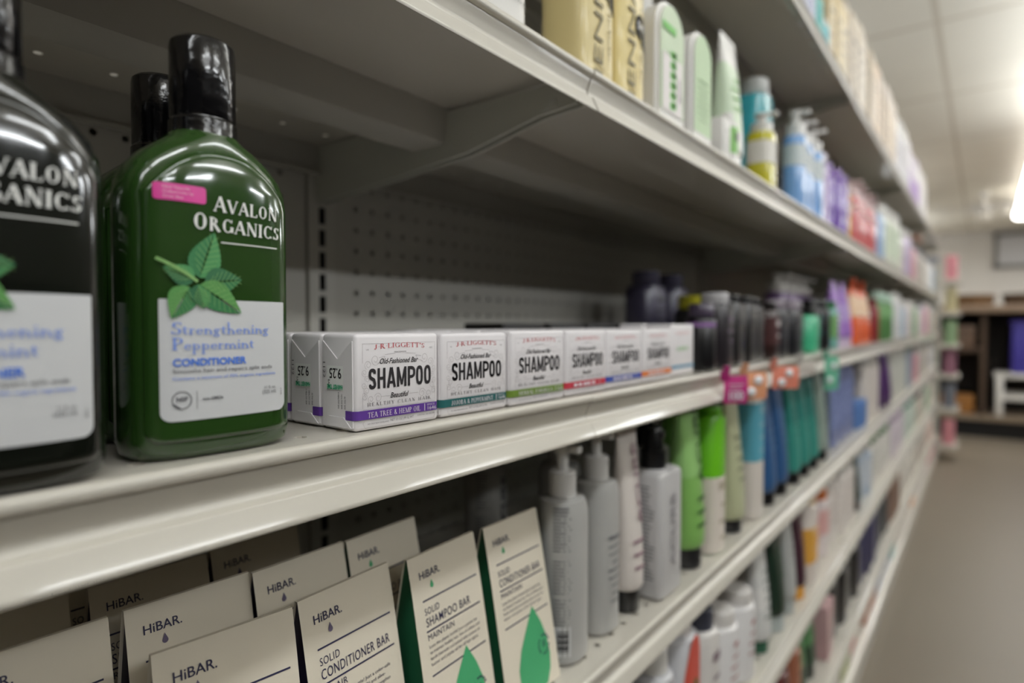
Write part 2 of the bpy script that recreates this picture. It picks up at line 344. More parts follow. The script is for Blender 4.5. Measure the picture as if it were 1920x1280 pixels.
# perforated back panels, inch pitch
g = G(); P = .0254; cols = 45; xs = (1.2192-cols*P)/2
rows0 = .140-P*.5-P*40; rows = 58
for r in range(rows):
    zz = rows0+r*P
    for c in range(cols):
        holed(g, xs+c*P+P/2, zz+P/2, P/2, .0034, lambda p, q: (p, 0, q))
zt, zb = rows0+rows*P, rows0
for a, b, c, d in ((.02, xs, zb, zt), (1.2192-xs, 1.1992, zb, zt), (.02, 1.1992, zt, zt+.02), (.02, 1.1992, -CZ+.02, zb)):
    g.add([(a, 0, c), (b, 0, c), (b, 0, d), (a, 0, d)], [(0, 1, 2, 3)])
peg_me = g.mesh(PEG, False)
back_me = G().box(.02, 1.1992, .022, .026, -CZ+.02, zt+.02).mesh(mat((150, 146, 138), .7), False)
for i in range(5):
    p = thing('pegboard_panel', 'beige perforated steel back panel behind the shelves, '+BAY[i]+' bay', 'back panel', (SEAM[i], YB, CZ), 0, 'gondola back panels')
    q = link('perforated_sheet', peg_me, p); md = q.modifiers.new('thickness', 'SOLIDIFY'); md.thickness = .001; md.offset = 1
    link('backing_sheet', back_me, p)
# slotted uprights at the seams
g = G(); a = .0175; sw, sh = .0042, .0095
for k in range(64):
    zz = .140-P*.5-P*40+k*P-.12
    for (u0, u1, v0, v1) in ((-a, -sw, 0, P), (sw, a, 0, P), (-sw, sw, 0, P-2*sh)):
        g.add([(u0, -.004, zz+v0), (u1, -.004, zz+v0), (u1, -.004, zz+v1), (u0, -.004, zz+v1)], [(0, 1, 2, 3)])
zl, zh = .140-P*.5-P*40-.12, .140-P*.5-P*40-.12+64*P
for u in (-a, a): g.add([(u, -.004, zl), (u, .02, zl), (u, .02, zh), (u, -.004, zh)], [(0, 1, 2, 3)])
g.add([(-a, -.004, -CZ), (a, -.004, -CZ), (a, -.004, zl), (-a, -.004, zl)], [(0, 1, 2, 3)])
g.add([(-a, -.004, zh), (a, -.004, zh), (a, .02, zh), (-a, .02, zh)], [(0, 1, 2, 3)])
up_me = g.mesh(mat((202, 199, 190), .5), False); upb_me = G().box(-a+.001, a-.001, .01, .02, -CZ, zh).mesh(mat((40, 39, 37), .8), False)
for i, x in enumerate(SEAM):
    p = thing('upright_post', 'slotted steel upright post at the %s seam between back panels' % ('near end', 'first', 'second', 'third', 'fourth', 'far end')[i], 'post', (x, YB-.0005, CZ), 0, 'gondola uprights')
    link('slotted_face', up_me, p); link('post_core', upb_me, p)
# ------------------------------------------------------------------ green conditioner bottles
AH, AD, AE = .036, .0195, 3.2
ASEC = [(0, .0325, .0165, 2.8), (.0025, .0352, .019, 3.0), (.008, .036, .0195, AE), (.06, .036, .0195, AE), (.110, .036, .0195, AE), (.117, .0352, .0194, AE), (.1235, .0325, .0191, 3.1), (.1295, .0275, .0184, 2.9), (.1345, .0215, .0172, 2.6), (.1385, .0163, .0152, 2.2), (.1415, .0138, .0137, 2), (.145, .0132, .0132, 2)]
def asurf(x, z, off):
    for a, b in zip(ASEC, ASEC[1:]):
        if a[0] <= z <= b[0]:
            t = (z-a[0])/(b[0]-a[0]); hw, hd, e = [a[i]+(b[i]-a[i])*t for i in (1, 2, 3)]; break
    q = min(abs(x)/hw, .995)
    return (x, -hd*(1-q**e)**(1/e)-off, z)
def patch(x0, x1, lo, hi, off, nx=44, nz=26, edge=0):
    """a skin over the bottle's front between the curves lo(x) and hi(x); edge = width of its rounded rim"""
    g = G(); v = []
    for i in range(nx+1):
        # closer columns near the sides so the rim keeps its curve
        t = i/nx; t = .5-.5*math.cos(PI*t); x = x0+(x1-x0)*t
        for k in range(nz+1):
            r = .5-.5*math.cos(PI*k/nz); z = lo(x)+(hi(x)-lo(x))*r
            o = off
            if edge:
                dd = min(x-x0, x1-x, z-lo(x), (hi(x)-z)*.8)/edge; o = off*math.sin(min(max(dd, 0), 1)*PI/2) - .0002
            v.append(asurf(x, z, o))
    f = [(i*(nz+1)+k, (i+1)*(nz+1)+k, (i+1)*(nz+1)+k+1, i*(nz+1)+k+1) for i in range(nx) for k in range(nz)]
    return g.add(v, f)
def rr(z, s, r, x0, x1):
    """edge curve with rounded corners: s=+1 bottom edge, -1 top edge"""
    def fn(x):
        d = min(x-x0, x1-x)
        return z if d >= r else z+s*(r-math.sqrt(max(0, r*r-(r-d)**2)))
    return fn
def avalon(body, strength):
    B = mat(body, .1, coat=.6, spec=.6); P = []
    g = G().loft(ASEC, 64); P.append(('body', g.mesh(B, True, 60), None))
    pw = .0325
    pan = patch(-pw, pw, rr(.007, 1, .006, -pw, pw), lambda x: .1315-.021*(abs(x)/pw)**2.3, .0017, 60, 44, .0022)
    P.append(('front_panel', pan.mesh(B, True, 80), 0))
    g = G().lathe([(.0148, .1365), (.0146, .1385), (.0143, .1425), (.0142, .1465), (.0136, .1472), (.0134, .1478), (.0137, .1484), (.0137, .179), (.0133, .1815), (.012, .1828), (.006, .1831)], 40)
    P.append(('cap', g.mesh(mat((13, 12, 14), .16, coat=.5, bump=.55, bscale=130), True, 30), None))
    O = .0019
    lw = .0279
    P.append(('label', patch(-lw, lw, rr(.0165, 1, .004, -lw, lw), rr(.067, -1, .0004, -lw, lw), O, 40, 24).mesh(mat((205, 206, 208), .38), True, 80), None)); LB = len(P)-1
    fn = lambda o: (lambda x, z: asurf(x, z, O+o))
    # white brand lettering on the bottle, with a rule beneath
    k = Ink(fn(.0003)); k.serif('AVALON', .0238, .1044, .0056, .0315-.001, 'r', 1.16, fat=1.25, rot=-.02); k.serif('ORGANICS', .0248, .0958, .0058, .0395, 'r', 1.2, fat=1.25, rot=-.02)
    k.rect(-.0035, .0238, .0916, .0921, 8)
    P.append(('brand_lettering', k.mesh(mat((226, 226, 222), .4)), None, 'white serif lettering'))
    # pink sticker top left
    px = lambda x0, x1, z0, z1, r, o: patch(x0, x1, rr(z0, 1, r, x0, x1), rr(z1, -1, r, x0, x1), o, 16, 8)
    P.append(('sticker', px(-.0292, -.0095, .1072, .1142, .0012, O).mesh(mat((216, 62, 150), .35), True, 80), None, 'small pink sticker')); st = len(P)-1
    k = Ink(fn(.0003))
    for i, t in enumerate(('New! Naturally', 'Crafted Color by', 'Green Best')): k.text(t, -.026, .1120-i*.0019, .0011)
    P.append(('lettering', k.mesh(mat((236, 190, 214), .5)), st))
    # label lettering
    k = Ink(fn(.0004)); k.serif('Strengthening', -.0238, .0524, .0052, .0425, fat=1.0, sp=-.01); k.serif('Peppermint', -.0238, .0460, .0052, .0348, fat=1.0, sp=-.01)
    P.append(('title_lettering', k.mesh(mat((126, 152, 222), .5)), LB, 'pale blue serif lettering'))
    k = Ink(fn(.0004)); k.text('CONDITIONER', -.0235, .0394, .0029, .0308, bold=.03); k.text('Contains a minimum of 70% organic ingredients', -.0235, .0336, .0012, .0455)
    P.append(('kind_lettering', k.mesh(mat((70, 122, 222), .5)), LB, 'blue lettering'))
    k = Ink(fn(.0004)); k.text('Smooths hair and repairs split ends', -.0235, .0365, .0016, .0436); k.text('non-GMOs', -.0122, .0246, .0013, bold=.02)
    k.text('11 fl. oz.', .0222, .0272, .0013, al='r'); k.text('(325 ml)', .0222, .0250, .0015, al='r'); k.rect(-.0146, -.0144, .0212, .0288)
    k.text('NSF', -.0224, .0248, .0018, bold=.02); k.text('00417', .0259, .0235, .0009, rot=PI/2)
    ring = [(-.0203+.0036*math.cos(a), .0252+.0036*math.sin(a)) for a in [2*PI*i/24 for i in range(25)]]; k.stroke(ring, .00035)
    k.poly([(-.0203+.0036*math.cos(a), .0252+.0036*math.sin(a)) for a in [PI*1.08+PI*.42*i/9 for i in range(10)]])
    P.append(('small_print', k.mesh(mat((78, 78, 84), .5)), LB))
    # mint sprig printed across panel and label
    def leaf(cx, cz, ang, ln, wd, n=22):
        c, d = math.cos(ang), math.sin(ang); out = []
        for side in (1, -1):
            pts = []
            for i in range(n+1):
                t = i/n; w = wd*math.sin(PI*t**.72)**.9*(1-.25*t)
                if 0 < i < n: w *= 1.0+(.03 if i % 2 else -.02)
                pts.append((t*ln, side*w))
            spine = [(t*ln, .00035*math.sin(PI*t)*side) for t in [1-i/n for i in range(n+1)]]
            strips = []
            for i in range(n):
                q = [pts[i], pts[i+1], spine[n-i-1], spine[n-i]]
                strips.append([(cx+a*c-b*d, cz+a*d+b*c) for a, b in q])
            out.append(strips)
        return out
    greens = [(50, 122, 70), (74, 146, 84), (42, 106, 64), (88, 150, 76)]
    inks = [Ink(fn(.0006+.00015*i)) for i in range(4)]; vein = Ink(fn(.0013))
    O0 = (-.0140, .0752)
    for n_, (dx, dz, an, ln, wd, a_, b_) in enumerate([(.001, .001, 1.25, .0205, .0068, 0, 1), (.003, -.001, .12, .0165, .0060, 2, 0), (-.001, 0, 2.75, .0125, .0044, 2, 1), (.001, -.002, -.58, .0215, .0062, 3, 0), (-.003, -.003, -2.05, .0150, .0058, 0, 3), (.0, -.002, -1.3, .0105, .0044, 1, 2)]):
        l, r = leaf(O0[0]+dx, O0[1]+dz, an, ln, wd*1.08)
        for q in l: inks[a_].poly(q)
        for q in r: inks[b_].poly(q)
        for i in range(1, 8):
            t = i/8.5; c, d = math.cos(an), math.sin(an)
            for sd in (1, -1):
                w = wd*math.sin(PI*t**.72)*.8; p0 = (t*ln*.94, 0); p1 = (min(t*ln+.0022, ln*.97), sd*w*.9)
                vein.stroke([(O0[0]+dx+a*c-b*d, O0[1]+dz+a*d+b*c) for a, b in (p0, p1)], .00016)
    vein.stroke([(-.0290, .0835), (-.024, .0810), (-.018, .0775), (-.0140, .0745)], .0013)
    for i, k in enumerate(inks): P.append(('mint_leaves', k.mesh(mat(greens[i], .5, bump=.2, bscale=900)), None))
    P.append(('leaf_veins', vein.mesh(mat((132, 178, 104), .5)), None))
    return ('conditioner_bottle', P)
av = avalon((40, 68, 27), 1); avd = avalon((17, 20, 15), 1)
z3 = CZ+LEV['third']+.0005
place(av, 'green peppermint conditioner bottle with black cap, in front beside the soap boxes', 'bottle', (.1405, .2835, z3), -.01, 'peppermint conditioner bottles')
place(av, 'green peppermint conditioner bottle standing half hidden behind the front green bottle', 'bottle', (.1478, .342, z3), .03, 'peppermint conditioner bottles')
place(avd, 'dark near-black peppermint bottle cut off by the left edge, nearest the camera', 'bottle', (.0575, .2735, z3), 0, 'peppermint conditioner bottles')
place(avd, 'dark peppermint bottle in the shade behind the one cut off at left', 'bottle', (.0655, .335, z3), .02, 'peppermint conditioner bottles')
# ------------------------------------------------------------------ paper-wrapped shampoo bars
PAPER = mat((226, 222, 224), .5); INKB = mat((34, 30, 34), .6); INKG = mat((176, 170, 172), .6); INKR = mat((204, 84, 92), .6)
def bar(w, h, d, band, name, kind='bar'):
    P = [('wrapper', G().bbox(-w/2, w/2, -d/2, d/2, 0, h, .0022, 3).mesh(PAPER, True, 50), None)]
    u = w/100.; v = h/100.
    fr = lambda o: (lambda x, y: (-w/2+x*u, -d/2-o, h-y*v))            # x, y in percent of the front face
    k = Ink(fr(.00025))
    def T(f, t, x, yb, hh, ww=None, **kw):                              # text with its baseline at yb per cent down
        m = Ink(lambda a, b: (-w/2+a, -d/2-.00025, h+b)); getattr(m, f)(t, x*u, -yb*v, hh*v, ww*u if ww else None, **kw); return m.g
    if kind == 'carton':
        kg = Ink(fr(.00025)); kg.g = T('text', 'SHAMPOO', 50, 52, 8, 52, al='c', bold=.02)
        P.append(('title_lettering', kg.mesh(mat((168, 204, 160), .6)), 0, 'pale green lettering'))
        kr = Ink(fr(.00025)); kr.g = T('serif', "J.R.LIGGETT'S", 50, 20, 5, 62, al='c'); P.append(('brand_lettering', kr.mesh(mat((222, 150, 150), .6)), 0))
        b = Ink(fr(.00025)); b.rect(0.5, 99.5, 80, 86); P.append(('flavour_band', b.mesh(mat(band, .5)), 0)); return ('soap_carton', P)
    def merge(ink, *gs):
        for q in gs: ink.g.add(q.v, q.f)
        return ink
    kb = Ink(None)
    merge(kb, T('block', 'SHAMPOO', 14.5, 57.5, 21.5, 75, tk=.17), T('text', 'Old-Fashioned Bar', 50, 31.5, 5.5, 46, al='c', shear=.35, bold=.012), T('text', 'Beautiful', 50, 68.5, 5.5, 22, al='c', shear=.35, bold=.012))
    P.append(('title_lettering', kb.mesh(INKB), 0, 'black lettering'))
    kr = Ink(None); merge(kr, T('serif', "J.R.LIGGETT'S", 51, 16.5, 5.2, 60, al='c', arc=.018*h, fat=.9)); P.append(('brand_lettering', kr.mesh(INKR), 0, 'red serif lettering'))
    ks = Ink(None)
    merge(ks, T('text', 'TRADEMARK', 51, 20.3, 1.5, 15, al='c'), T('serif', 'HEALTHY CLEAN HAIR', 51, 75, 3.6, 76, al='c', sp=.3), T('text', 'AN OLD NEW ENGLAND', 13, 94, 1.5, 24), T('text', 'NET 3.5 OZ (99 G) WT', 53, 93.6, 2.6, 28, al='c'), T('text', 'STRONG USA RECIPE', 94, 92.5, 1.6, 22, al='r'), T('text', 'U.S.', 12, 17, 1.6), T('text', 'REG', 88, 17, 1.6))
    P.append(('small_print', ks.mesh(mat((120, 114, 118), .6)), 0))
    kg = Ink(fr(.00022)); lw = .00016
    def S_(pts, q=lw):                                              # stroke in per-cent coordinates, even width in metres
        m = [(a*u, -b*v) for a, b in pts]
        for p, r in zip(m, m[1:]): kg.g.add([(-w/2+a, -d/2-.00022, h+b) for a, b in seg(*p, *r, q)], [(0, 1, 2, 3)])
    S_([(8, 30), (8, 10), (95, 10), (95, 30)]); S_([(8, 62), (8, 77)]); S_([(95, 62), (95, 77)]); S_([(8, 78), (95, 78)]); S_([(33, 22), (45, 21)]); S_([(58, 21), (70, 22)]); S_([(28, 66), (39, 66)]); S_([(62, 66), (73, 66)])
    S_([(10, 90), (8, 92), (10, 97), (93, 97), (95, 92), (93, 90)])
    def curl(cx, cy, r, a0, tu, sg=1, asp=1.25):
        S_([(cx+r*(1-i/26*.75)*math.cos(a0+sg*tu*2*PI*i/26), cy+asp*r*(1-i/26*.75)*math.sin(a0+sg*tu*2*PI*i/26)) for i in range(27)])
    for sx in (0, 1):
        X_ = lambda x: 103-x if sx else x; sg = -1 if sx else 1; a_ = PI if sx else 0
        for cx, cy, r, a0 in ((22, 27, 5, .4), (14, 32, 4, 2), (10, 40, 3.2, 1), (13, 47, 3, 3), (9.5, 53, 3, 0), (12.5, 59, 3.2, 2), (10, 65, 3.4, 4), (17, 68, 4, .5), (25, 67, 4.4, 3.5)):
            curl(X_(cx), cy, r, a_+sg*a0, 1.4, sg)
        S_([(X_(26), 25), (X_(33), 24), (X_(30), 29), (X_(24), 31)])
    P.append(('ornament', kg.mesh(INKG), 0, 'thin grey scrollwork'))
    # coloured band, wrapping round the left corner
    g = G(); zb, zt = h-.882*h, h-.787*h; e = .0008; r = .0022
    path = [(-w/2-e, -d/2+.0072)]+[(-w/2+r-(r+e)*math.cos(a), -d/2+r-(r+e)*math.sin(a)) for a in [PI/2*i/5 for i in range(6)]]+[(w/2-.0022, -d/2-e)]
    for p, q in zip(path, path[1:]): g.add([(*p, zb), (*q, zb), (*q, zt), (*p, zt)], [(0, 1, 2, 3)])
    P.append(('flavour_band', g.mesh(mat(band, .5), True, 60), 0)); bi = len(P)-1
    m = Ink(None)
    def TB(f, t, x, yb, hh, ww, **kw):
        q = Ink(lambda a, b: (-w/2+a, -d/2-.0011, h+b)); getattr(q, f)(t, x*u, -yb*v, hh*v, ww*u, **kw); return q.g
    if name: merge(m, TB('serif', name, 12.5, 86.6, 5.6, 62, fat=.95), TB('text', 'SINCE', 83, 81.8, 1.8, 10), TB('text', '1646', 84, 86.8, 4, 11))
    else:
        for i, x in enumerate((16, 27, 39, 48, 60)): q = Ink(lambda a, b: (-w/2+a*u, -d/2-.0011, h-b*v)); q.rect(x, x+8, 81.5, 86); merge(m, q.g)
    q = Ink(lambda a, b: (-w/2+a*u, -d/2-.0011, h-b*v)); q.rect(79.6, 80.4, 79.5, 87.5); merge(m, q.g)
    P.append(('band_lettering', m.mesh(mat((226, 218, 226), .5)), bi))
    # folded paper at the left end
    X_ = -w/2; yz = lambda p: (-d/2+p[0]*d, h-p[1]*h)
    g = G().prism([yz(p) for p in ((.06, .07), (.5, .26), (.94, .07), (.955, .96), (.5, .965), (.045, .96))], 'x', X_-.00055, X_+.0005)
    P.append(('end_flap', g.mesh(PAPER, False), 0)); fi = len(P)-1
    g = G().prism([yz(p) for p in ((.07, .965), (.3, .86), (.74, .86), (.94, .965))], 'x', X_-.00105, X_)
    P.append(('end_flap', g.mesh(PAPER, False), 0))
    # upside-down price sticker and end printing
    sf = lambda o: (lambda a, b: (X_-.00055-o, d/2-a, b))                # a from the back edge, b height
    k = Ink(sf(.0004)); k.rect(.006, .0205, .0215, .0345); P.append(('price_sticker', k.mesh(mat((234, 234, 232), .4)), fi)); si = len(P)-1
    k = Ink(sf(.0006)); k.text('9.25', .0190, .0330, .0052, .0105, rot=PI, bold=.01); k.text('EA#', .0072, .0268, .0016, rot=-PI/2)
    P.append(('price_lettering', k.mesh(INKB), si))
    k = Ink(sf(.0006)); k.text('HARVEST TIME', .0202, .0242, .0022, .0138, rot=PI, bold=.05); P.append(('shop_lettering', k.mesh(mat((52, 168, 122), .5)), si, 'green lettering'))
    k = Ink(sf(.0003)); k.text('1122', .0022, .0362, .0021, .0085, rot=-PI/2)
    for i in range(3): k.text("A HEALTHY BAR"[i*2:], .0155+.0028*i, .0205-.001*i, .0012, .009-.001*i, rot=-PI/2)
    P.append(('end_lettering', k.mesh(mat((90, 86, 90), .5)), fi))
    return ('shampoo_bar', P)
BARS = [((.2063, .2611), (.2677, .2584), .0515, (96, 56, 150), 'TEA TREE & HEMP OIL', 'purple'),
        ((.2700, .2603), (.3345, .2585), .0512, (30, 98, 98), 'JOJOBA & PEPPERMINT', 'dark teal'),
        ((.3360, .2582), (.4045, .2572), .0522, (112, 142, 52), 'HERBAL FORMULA', 'olive green'),
        ((.4075, .2582), (.4735, .2590), .0520, (200, 56, 74), None, 'red'),
        ((.4775, .2608), (.5475, .2605), .0515, (58, 82, 170), None, 'blue'),
        ((.5510, .2608), (.6245, .2640), .0520, (226, 128, 62), None, 'orange')]
for (a, b, h, c, nm, cn) in BARS:
    w = math.hypot(b[0]-a[0], b[1]-a[1]); rz = math.atan2(b[1]-a[1], b[0]-a[0])*.6; d = .0292
    tp = bar(w-.001, h, d, c, nm); cx, cy = (a[0]+b[0])/2, (a[1]+b[1])/2
    for r in range(4):
        lab = 'white wrapped shampoo bar with %s band, %s' % (cn, ('at the front edge of the shelf', 'second row, directly behind the front one', 'third row back from the shelf edge', 'rearmost of its column on the shelf')[r])
        place(tp, lab, 'shampoo bar', (cx+(random.uniform(-.0008, .0008) if r else 0), cy+d/2+r*.0303, z3), rz if r == 0 else random.uniform(-.004, .004), 'wrapped shampoo bars')
tp = bar(.069, .0568, .03, (96, 148, 178), None, 'carton')
for r in range(2):
    place(tp, 'taller white soap carton with pale green print, %s' % ('last of the front row', 'behind the one ending the front row')[r], 'soap carton', (.6715, .2850+r*.032, z3), .02 if r == 0 else 0, 'soap cartons with pale green print')
# ------------------------------------------------------------------ tapering cream cartons leaning to a ridge
CREAM = mat((226, 217, 199), .55)
def hibar(side, drop, kind, title):
    w, h, b = .0695, .135, .025; n = 10; P = []
    prof = [(b*(1-t)**.92+.0012, h*t) for t in [i/n for i in range(n+1)]]
    poly = [(-y, z) for y, z in prof]+[(y, z) for y, z in reversed(prof)]
    g = G()
    for s in (-1, 1):                                              # front and back faces, a fold along the top
        pts = [(s*y, z) for y, z in prof]
        for p, q in zip(pts, pts[1:]): g.add([(-w/2, *p), (w/2, *p), (w/2, *q), (-w/2, *q)], [(0, 1, 2, 3)])
    p = prof[-1]; g.add([(-w/2, -p[0], p[1]), (w/2, -p[0], p[1]), (w/2, p[0], p[1]), (-w/2, p[0], p[1])], [(0, 1, 2, 3)])
    g.add([(-w/2, -b, 0), (w/2, -b, 0), (w/2, b, 0), (-w/2, b, 0)], [(0, 1, 2, 3)])
    P.append(('carton_body', g.mesh(CREAM, True, 40), None))
    for s in (-1, 1):
        P.append(('side_panel', G().prism([(y*.985, z*.995+.0003) for y, z in poly], 'x', s*(w/2-.0022)-.0004, s*(w/2-.0022)+.0004).mesh(mat(side, .45), False), None, 'coloured end panel'))
    sl = math.hypot(b, h)
    def yat(z):
        t = min(max(z/h, 0), 1); return -(b*(1-t)**.92+.0012)
    fn = lambda o: (lambda x, y: (-w/2+x, yat(h+y)-o, h+y))
    NAVY = mat((44, 42, 76), .6); k = Ink(fn(.0003)); x0 = .0085
    k.text('HiBAR.', x0, -.0152, .0047, .0200, bold=.008)
    for y in (-.0285, -.0478, -.0755): k.rect(x0, w-.0045, y-.0010, y, 2)
    k.text('SOLID', x0+.0006, -.0380, .0042, .0140, sp=1.1); k.text(title, x0+.0006, -.0455, .0054, .0525 if 'COND' in title else .0455, sp=1.1, bold=.004)
    k.text(kind, x0+.0006, -.0540, .0037, None, sp=1.05)
    para = ['Lose the plastic bottle! Just a color-safe', 'bar, packed with Jojoba Oil and olive-', 'derived goodies to restore and strengthen', 'dry and damaged hair.'] if kind == 'REPAIR' else ['Lose the plastic bottle! Just a gentle bar', 'to maintain healthy hair, free of sulfates and', 'harsh chemicals and packed with coconut oil,', 'butter and jojoba oil for all hair types.']
    for i, t in enumerate(para): k.text(t, x0+.0006, -.0588-.0037*i, .0019, min(.0012*len(t), .052))
    P.append(('front_lettering', k.mesh(NAVY), 0, 'dark navy lettering'))
    D = mat(drop, .5); k = Ink(fn(.00035))
    c = (x0+.0105, -.0212); dr = [(c[0]+.0016*math.cos(a), c[1]+.0016*math.sin(a)) for a in [PI*.85+PI*1.3*i/12 for i in range(13)]]+[(c[0], c[1]+.0038)]
    k.poly(dr); P.append(('drop_mark', k.mesh(D), 0)); k = Ink(fn(.00035))
    Lf = [(.044, -.0705), (.0335, -.084), (.024, -.097), (.0185, -.110), (.0185, -.121), (.022, -.1325), (.052, -.1325), (.0575, -.123), (.0595, -.112), (.0575, -.098), (.0525, -.085)]
    top = Lf[0]; L_ = Lf[1:6]; R_ = list(reversed(Lf[6:]))
    pl = top; pr = top
    for l, r in zip(L_, R_): k.poly([pl, l, r, pr]); pl, pr = l, r
    P.append(('drop_print', k.mesh(D), 0, 'large coloured drop'))
    k = Ink(fn(.0006)); c = (.0525, -.103)
    for i in range(18):
        a = 2*PI*i/18
        if i % 6: k.poly([(c[0]+r_*math.cos(a+o_), c[1]+r_*math.sin(a+o_)) for r_, o_ in ((.0062, -.11), (.0078, -.11), (.0078, .11), (.0062, .11))])
    for i in range(4): k.rect(c[0]-.002, c[0]+.002, c[1]+.0022-.0013*i, c[1]+.0028-.0013*i)
    P.append(('seal_print', k.mesh(NAVY), 0))
    return ('shampoo_carton', P)
GREENS, PURP = (36, 98, 66), (40, 34, 60)
hp = hibar(PURP, (104, 94, 120), 'REPAIR', 'SHAMPOO BAR'); hpc = hibar(PURP, (104, 94, 120), 'REPAIR', 'CONDITIONER BAR')
hg = hibar(GREENS, (74, 172, 116), 'MAINTAIN', 'SHAMPOO BAR'); hgc = hibar(GREENS, (74, 172, 116), 'MAINTAIN', 'CONDITIONER BAR')
z4 = CZ+LEV['fourth']+.0005
cols_ = [(hp, 'at the far left'), (hp, 'second from the left'), (hpc, 'in the middle'), (hg, 'second from the right'), (hgc, 'rightmost, beside the grey pump bottles')]
spots_ = [('front row', [None, (.1585, .3035, -.12), (.2325, .3045, .06), (.3115, .3005, .04), (.3895, .2995, .0)]), ('second row', [(.0925, .3675, -.02), (.1695, .3655, -.05), (.2390, .3605, .02), (.3095, .3610, .05)]),
          ('third row', [(.0905, .4195, 0), (.1685, .4150, 0), (.2430, .4225, .05)]), ('rearmost row', [(.0915, .4725, .01), (.166, .4690, -.01)])]
for rn, sp_ in spots_:
    for c, q in enumerate(sp_):
        if q is None: continue
        tp, cn = cols_[c]
        place(tp, 'cream tapered carton with %s drop, %s, %s' % ('green' if c >= 3 else 'purple', rn, cn), 'carton', (q[0], q[1], z4), q[2], 'cream tapered cartons')
# ------------------------------------------------------------------ bottles, tubes and cartons along the run
def surf(w, d, e): return lambda x, off: -(d/2)*(1-min(abs(x)/(w/2), .98)**e)**(1/e)-off
def prints(w, d, e, z0, z1, c, rows=4, vert=None, fill=.5):
    s = surf(w, d, e); k = Ink(lambda x, z: (x, s(x, .0009), z)); H = z1-z0
    if vert: k.text(vert, w*.1, z0+H*.12, w*.2, H*.76, rot=PI/2, bold=.02)
    else:
        rn = random.Random(int(w*1e5)+int(H*1e5)+rows)
        for i in range(rows):
            zz = z1-H*(i+.8)/(rows+.5); q = w*fill*rn.uniform(.45, 1)/2; hh = H/(rows+.5)*(.5 if i == 0 else .22)
            k.rect(-q, q, zz, zz+hh, 4)
    return k.mesh(mat(c, .5))
_P = {}
def bottle(w, d, h, body, cap, label=None, ink=(70, 70, 74), lz=(.18, .72), e=2.4, capr=.3, caph=.16, top='cap', vert=None, rough=.3, sh=.1, kind=None, rows=4, trans=0):
    k = ('b', w, d, h, body, cap, label, ink, lz, e, capr, caph, top, vert, rough, sh, kind, rows)
    if k in _P: return _P[k]
    B = mat(body, rough, coat=.25, trans=trans); a, b = w/2, d/2
    ch = h*caph if top == 'cap' else h*.1; bh = h-(ch if top == 'cap' else h*.24); nr = min(min(w, d)*.42, w*capr)
    s0 = bh-h*sh
    g = G().loft([(0, a*.92, b*.9, e), (.002, a*.985, b*.98, e), (.005, a, b, e), (s0, a, b, e), (s0+h*sh*.45, a*.93, b*.95, e), (s0+h*sh*.75, (a*.72+nr*.28), (b*.8+nr*.2), e*.5+1), (bh-.002, nr*1.02, nr*1.02, 2), (bh+.001, nr*.9, nr*.9, 2)], 32)
    P = [('body', g.mesh(B, True, 45), None)]
    zz0, zz1 = h*lz[0]+.006, min(h*lz[1], s0-.002)
    if label:
        P.append(('label', G().loft([(zz0, a+.0004, b+.0004, e), ((zz0+zz1)/2, a+.0004, b+.0004, e), (zz1, a+.0004, b+.0004, e)], 32, False).mesh(mat(label, .45), True, 50), None))
        P.append(('label_print', prints(w, d, e, zz0, zz1, ink, rows, vert), 1))
    else: P.append(('body_print', prints(w, d, e, zz0, zz1, ink, rows, vert), 0))
    C = mat(cap, .3, coat=.2)
    if top == 'cap':
        P.append(('cap', G().lathe([(nr, bh), (nr*1.02, bh+.001), (nr, h-.002), (nr*.93, h-.0005), (nr*.6, h)], 24).mesh(C, True, 35), None))
    elif top == 'pump':
        P.append(('collar', G().lathe([(nr, bh-.001), (nr, bh+ch), (nr*.86, bh+ch+.0015), (nr*.4, bh+ch+.002)], 24).mesh(C, True, 35), None))
        z = bh+ch; g = G().lathe([(nr*.42, z), (nr*.42, h-h*.055), (nr*.62, h-h*.05), (nr*.66, h-h*.008), (nr*.5, h)], 20)
        g.bbox(-nr*.32, nr*.32, -nr*1.5, 0, h-h*.045, h-h*.008, .0012)
        P.append(('pump_head', g.mesh(C, True, 40), None))
    else:
        P.append(('collar', G().lathe([(nr, bh-.001), (nr, bh+ch), (nr*.8, bh+ch+.001), (nr*.5, bh+ch+.002)], 24).mesh(C, True, 35), None))
        z = bh+ch; g = G().lathe([(nr*.8, z), (nr*.72, h-.004), (nr*.62, h-.001), (nr*.2, h)], 20); g.bbox(-nr*.3, nr*.3, -nr*.85, 0, h-.012, h-.004, .001)
        P.append(('sprayer', g.mesh(C, True, 40), None))
    r = (kind or {'cap': 'bottle', 'pump': 'pump_bottle', 'spray': 'spray_bottle'}[top], P); _P[k] = r; return r
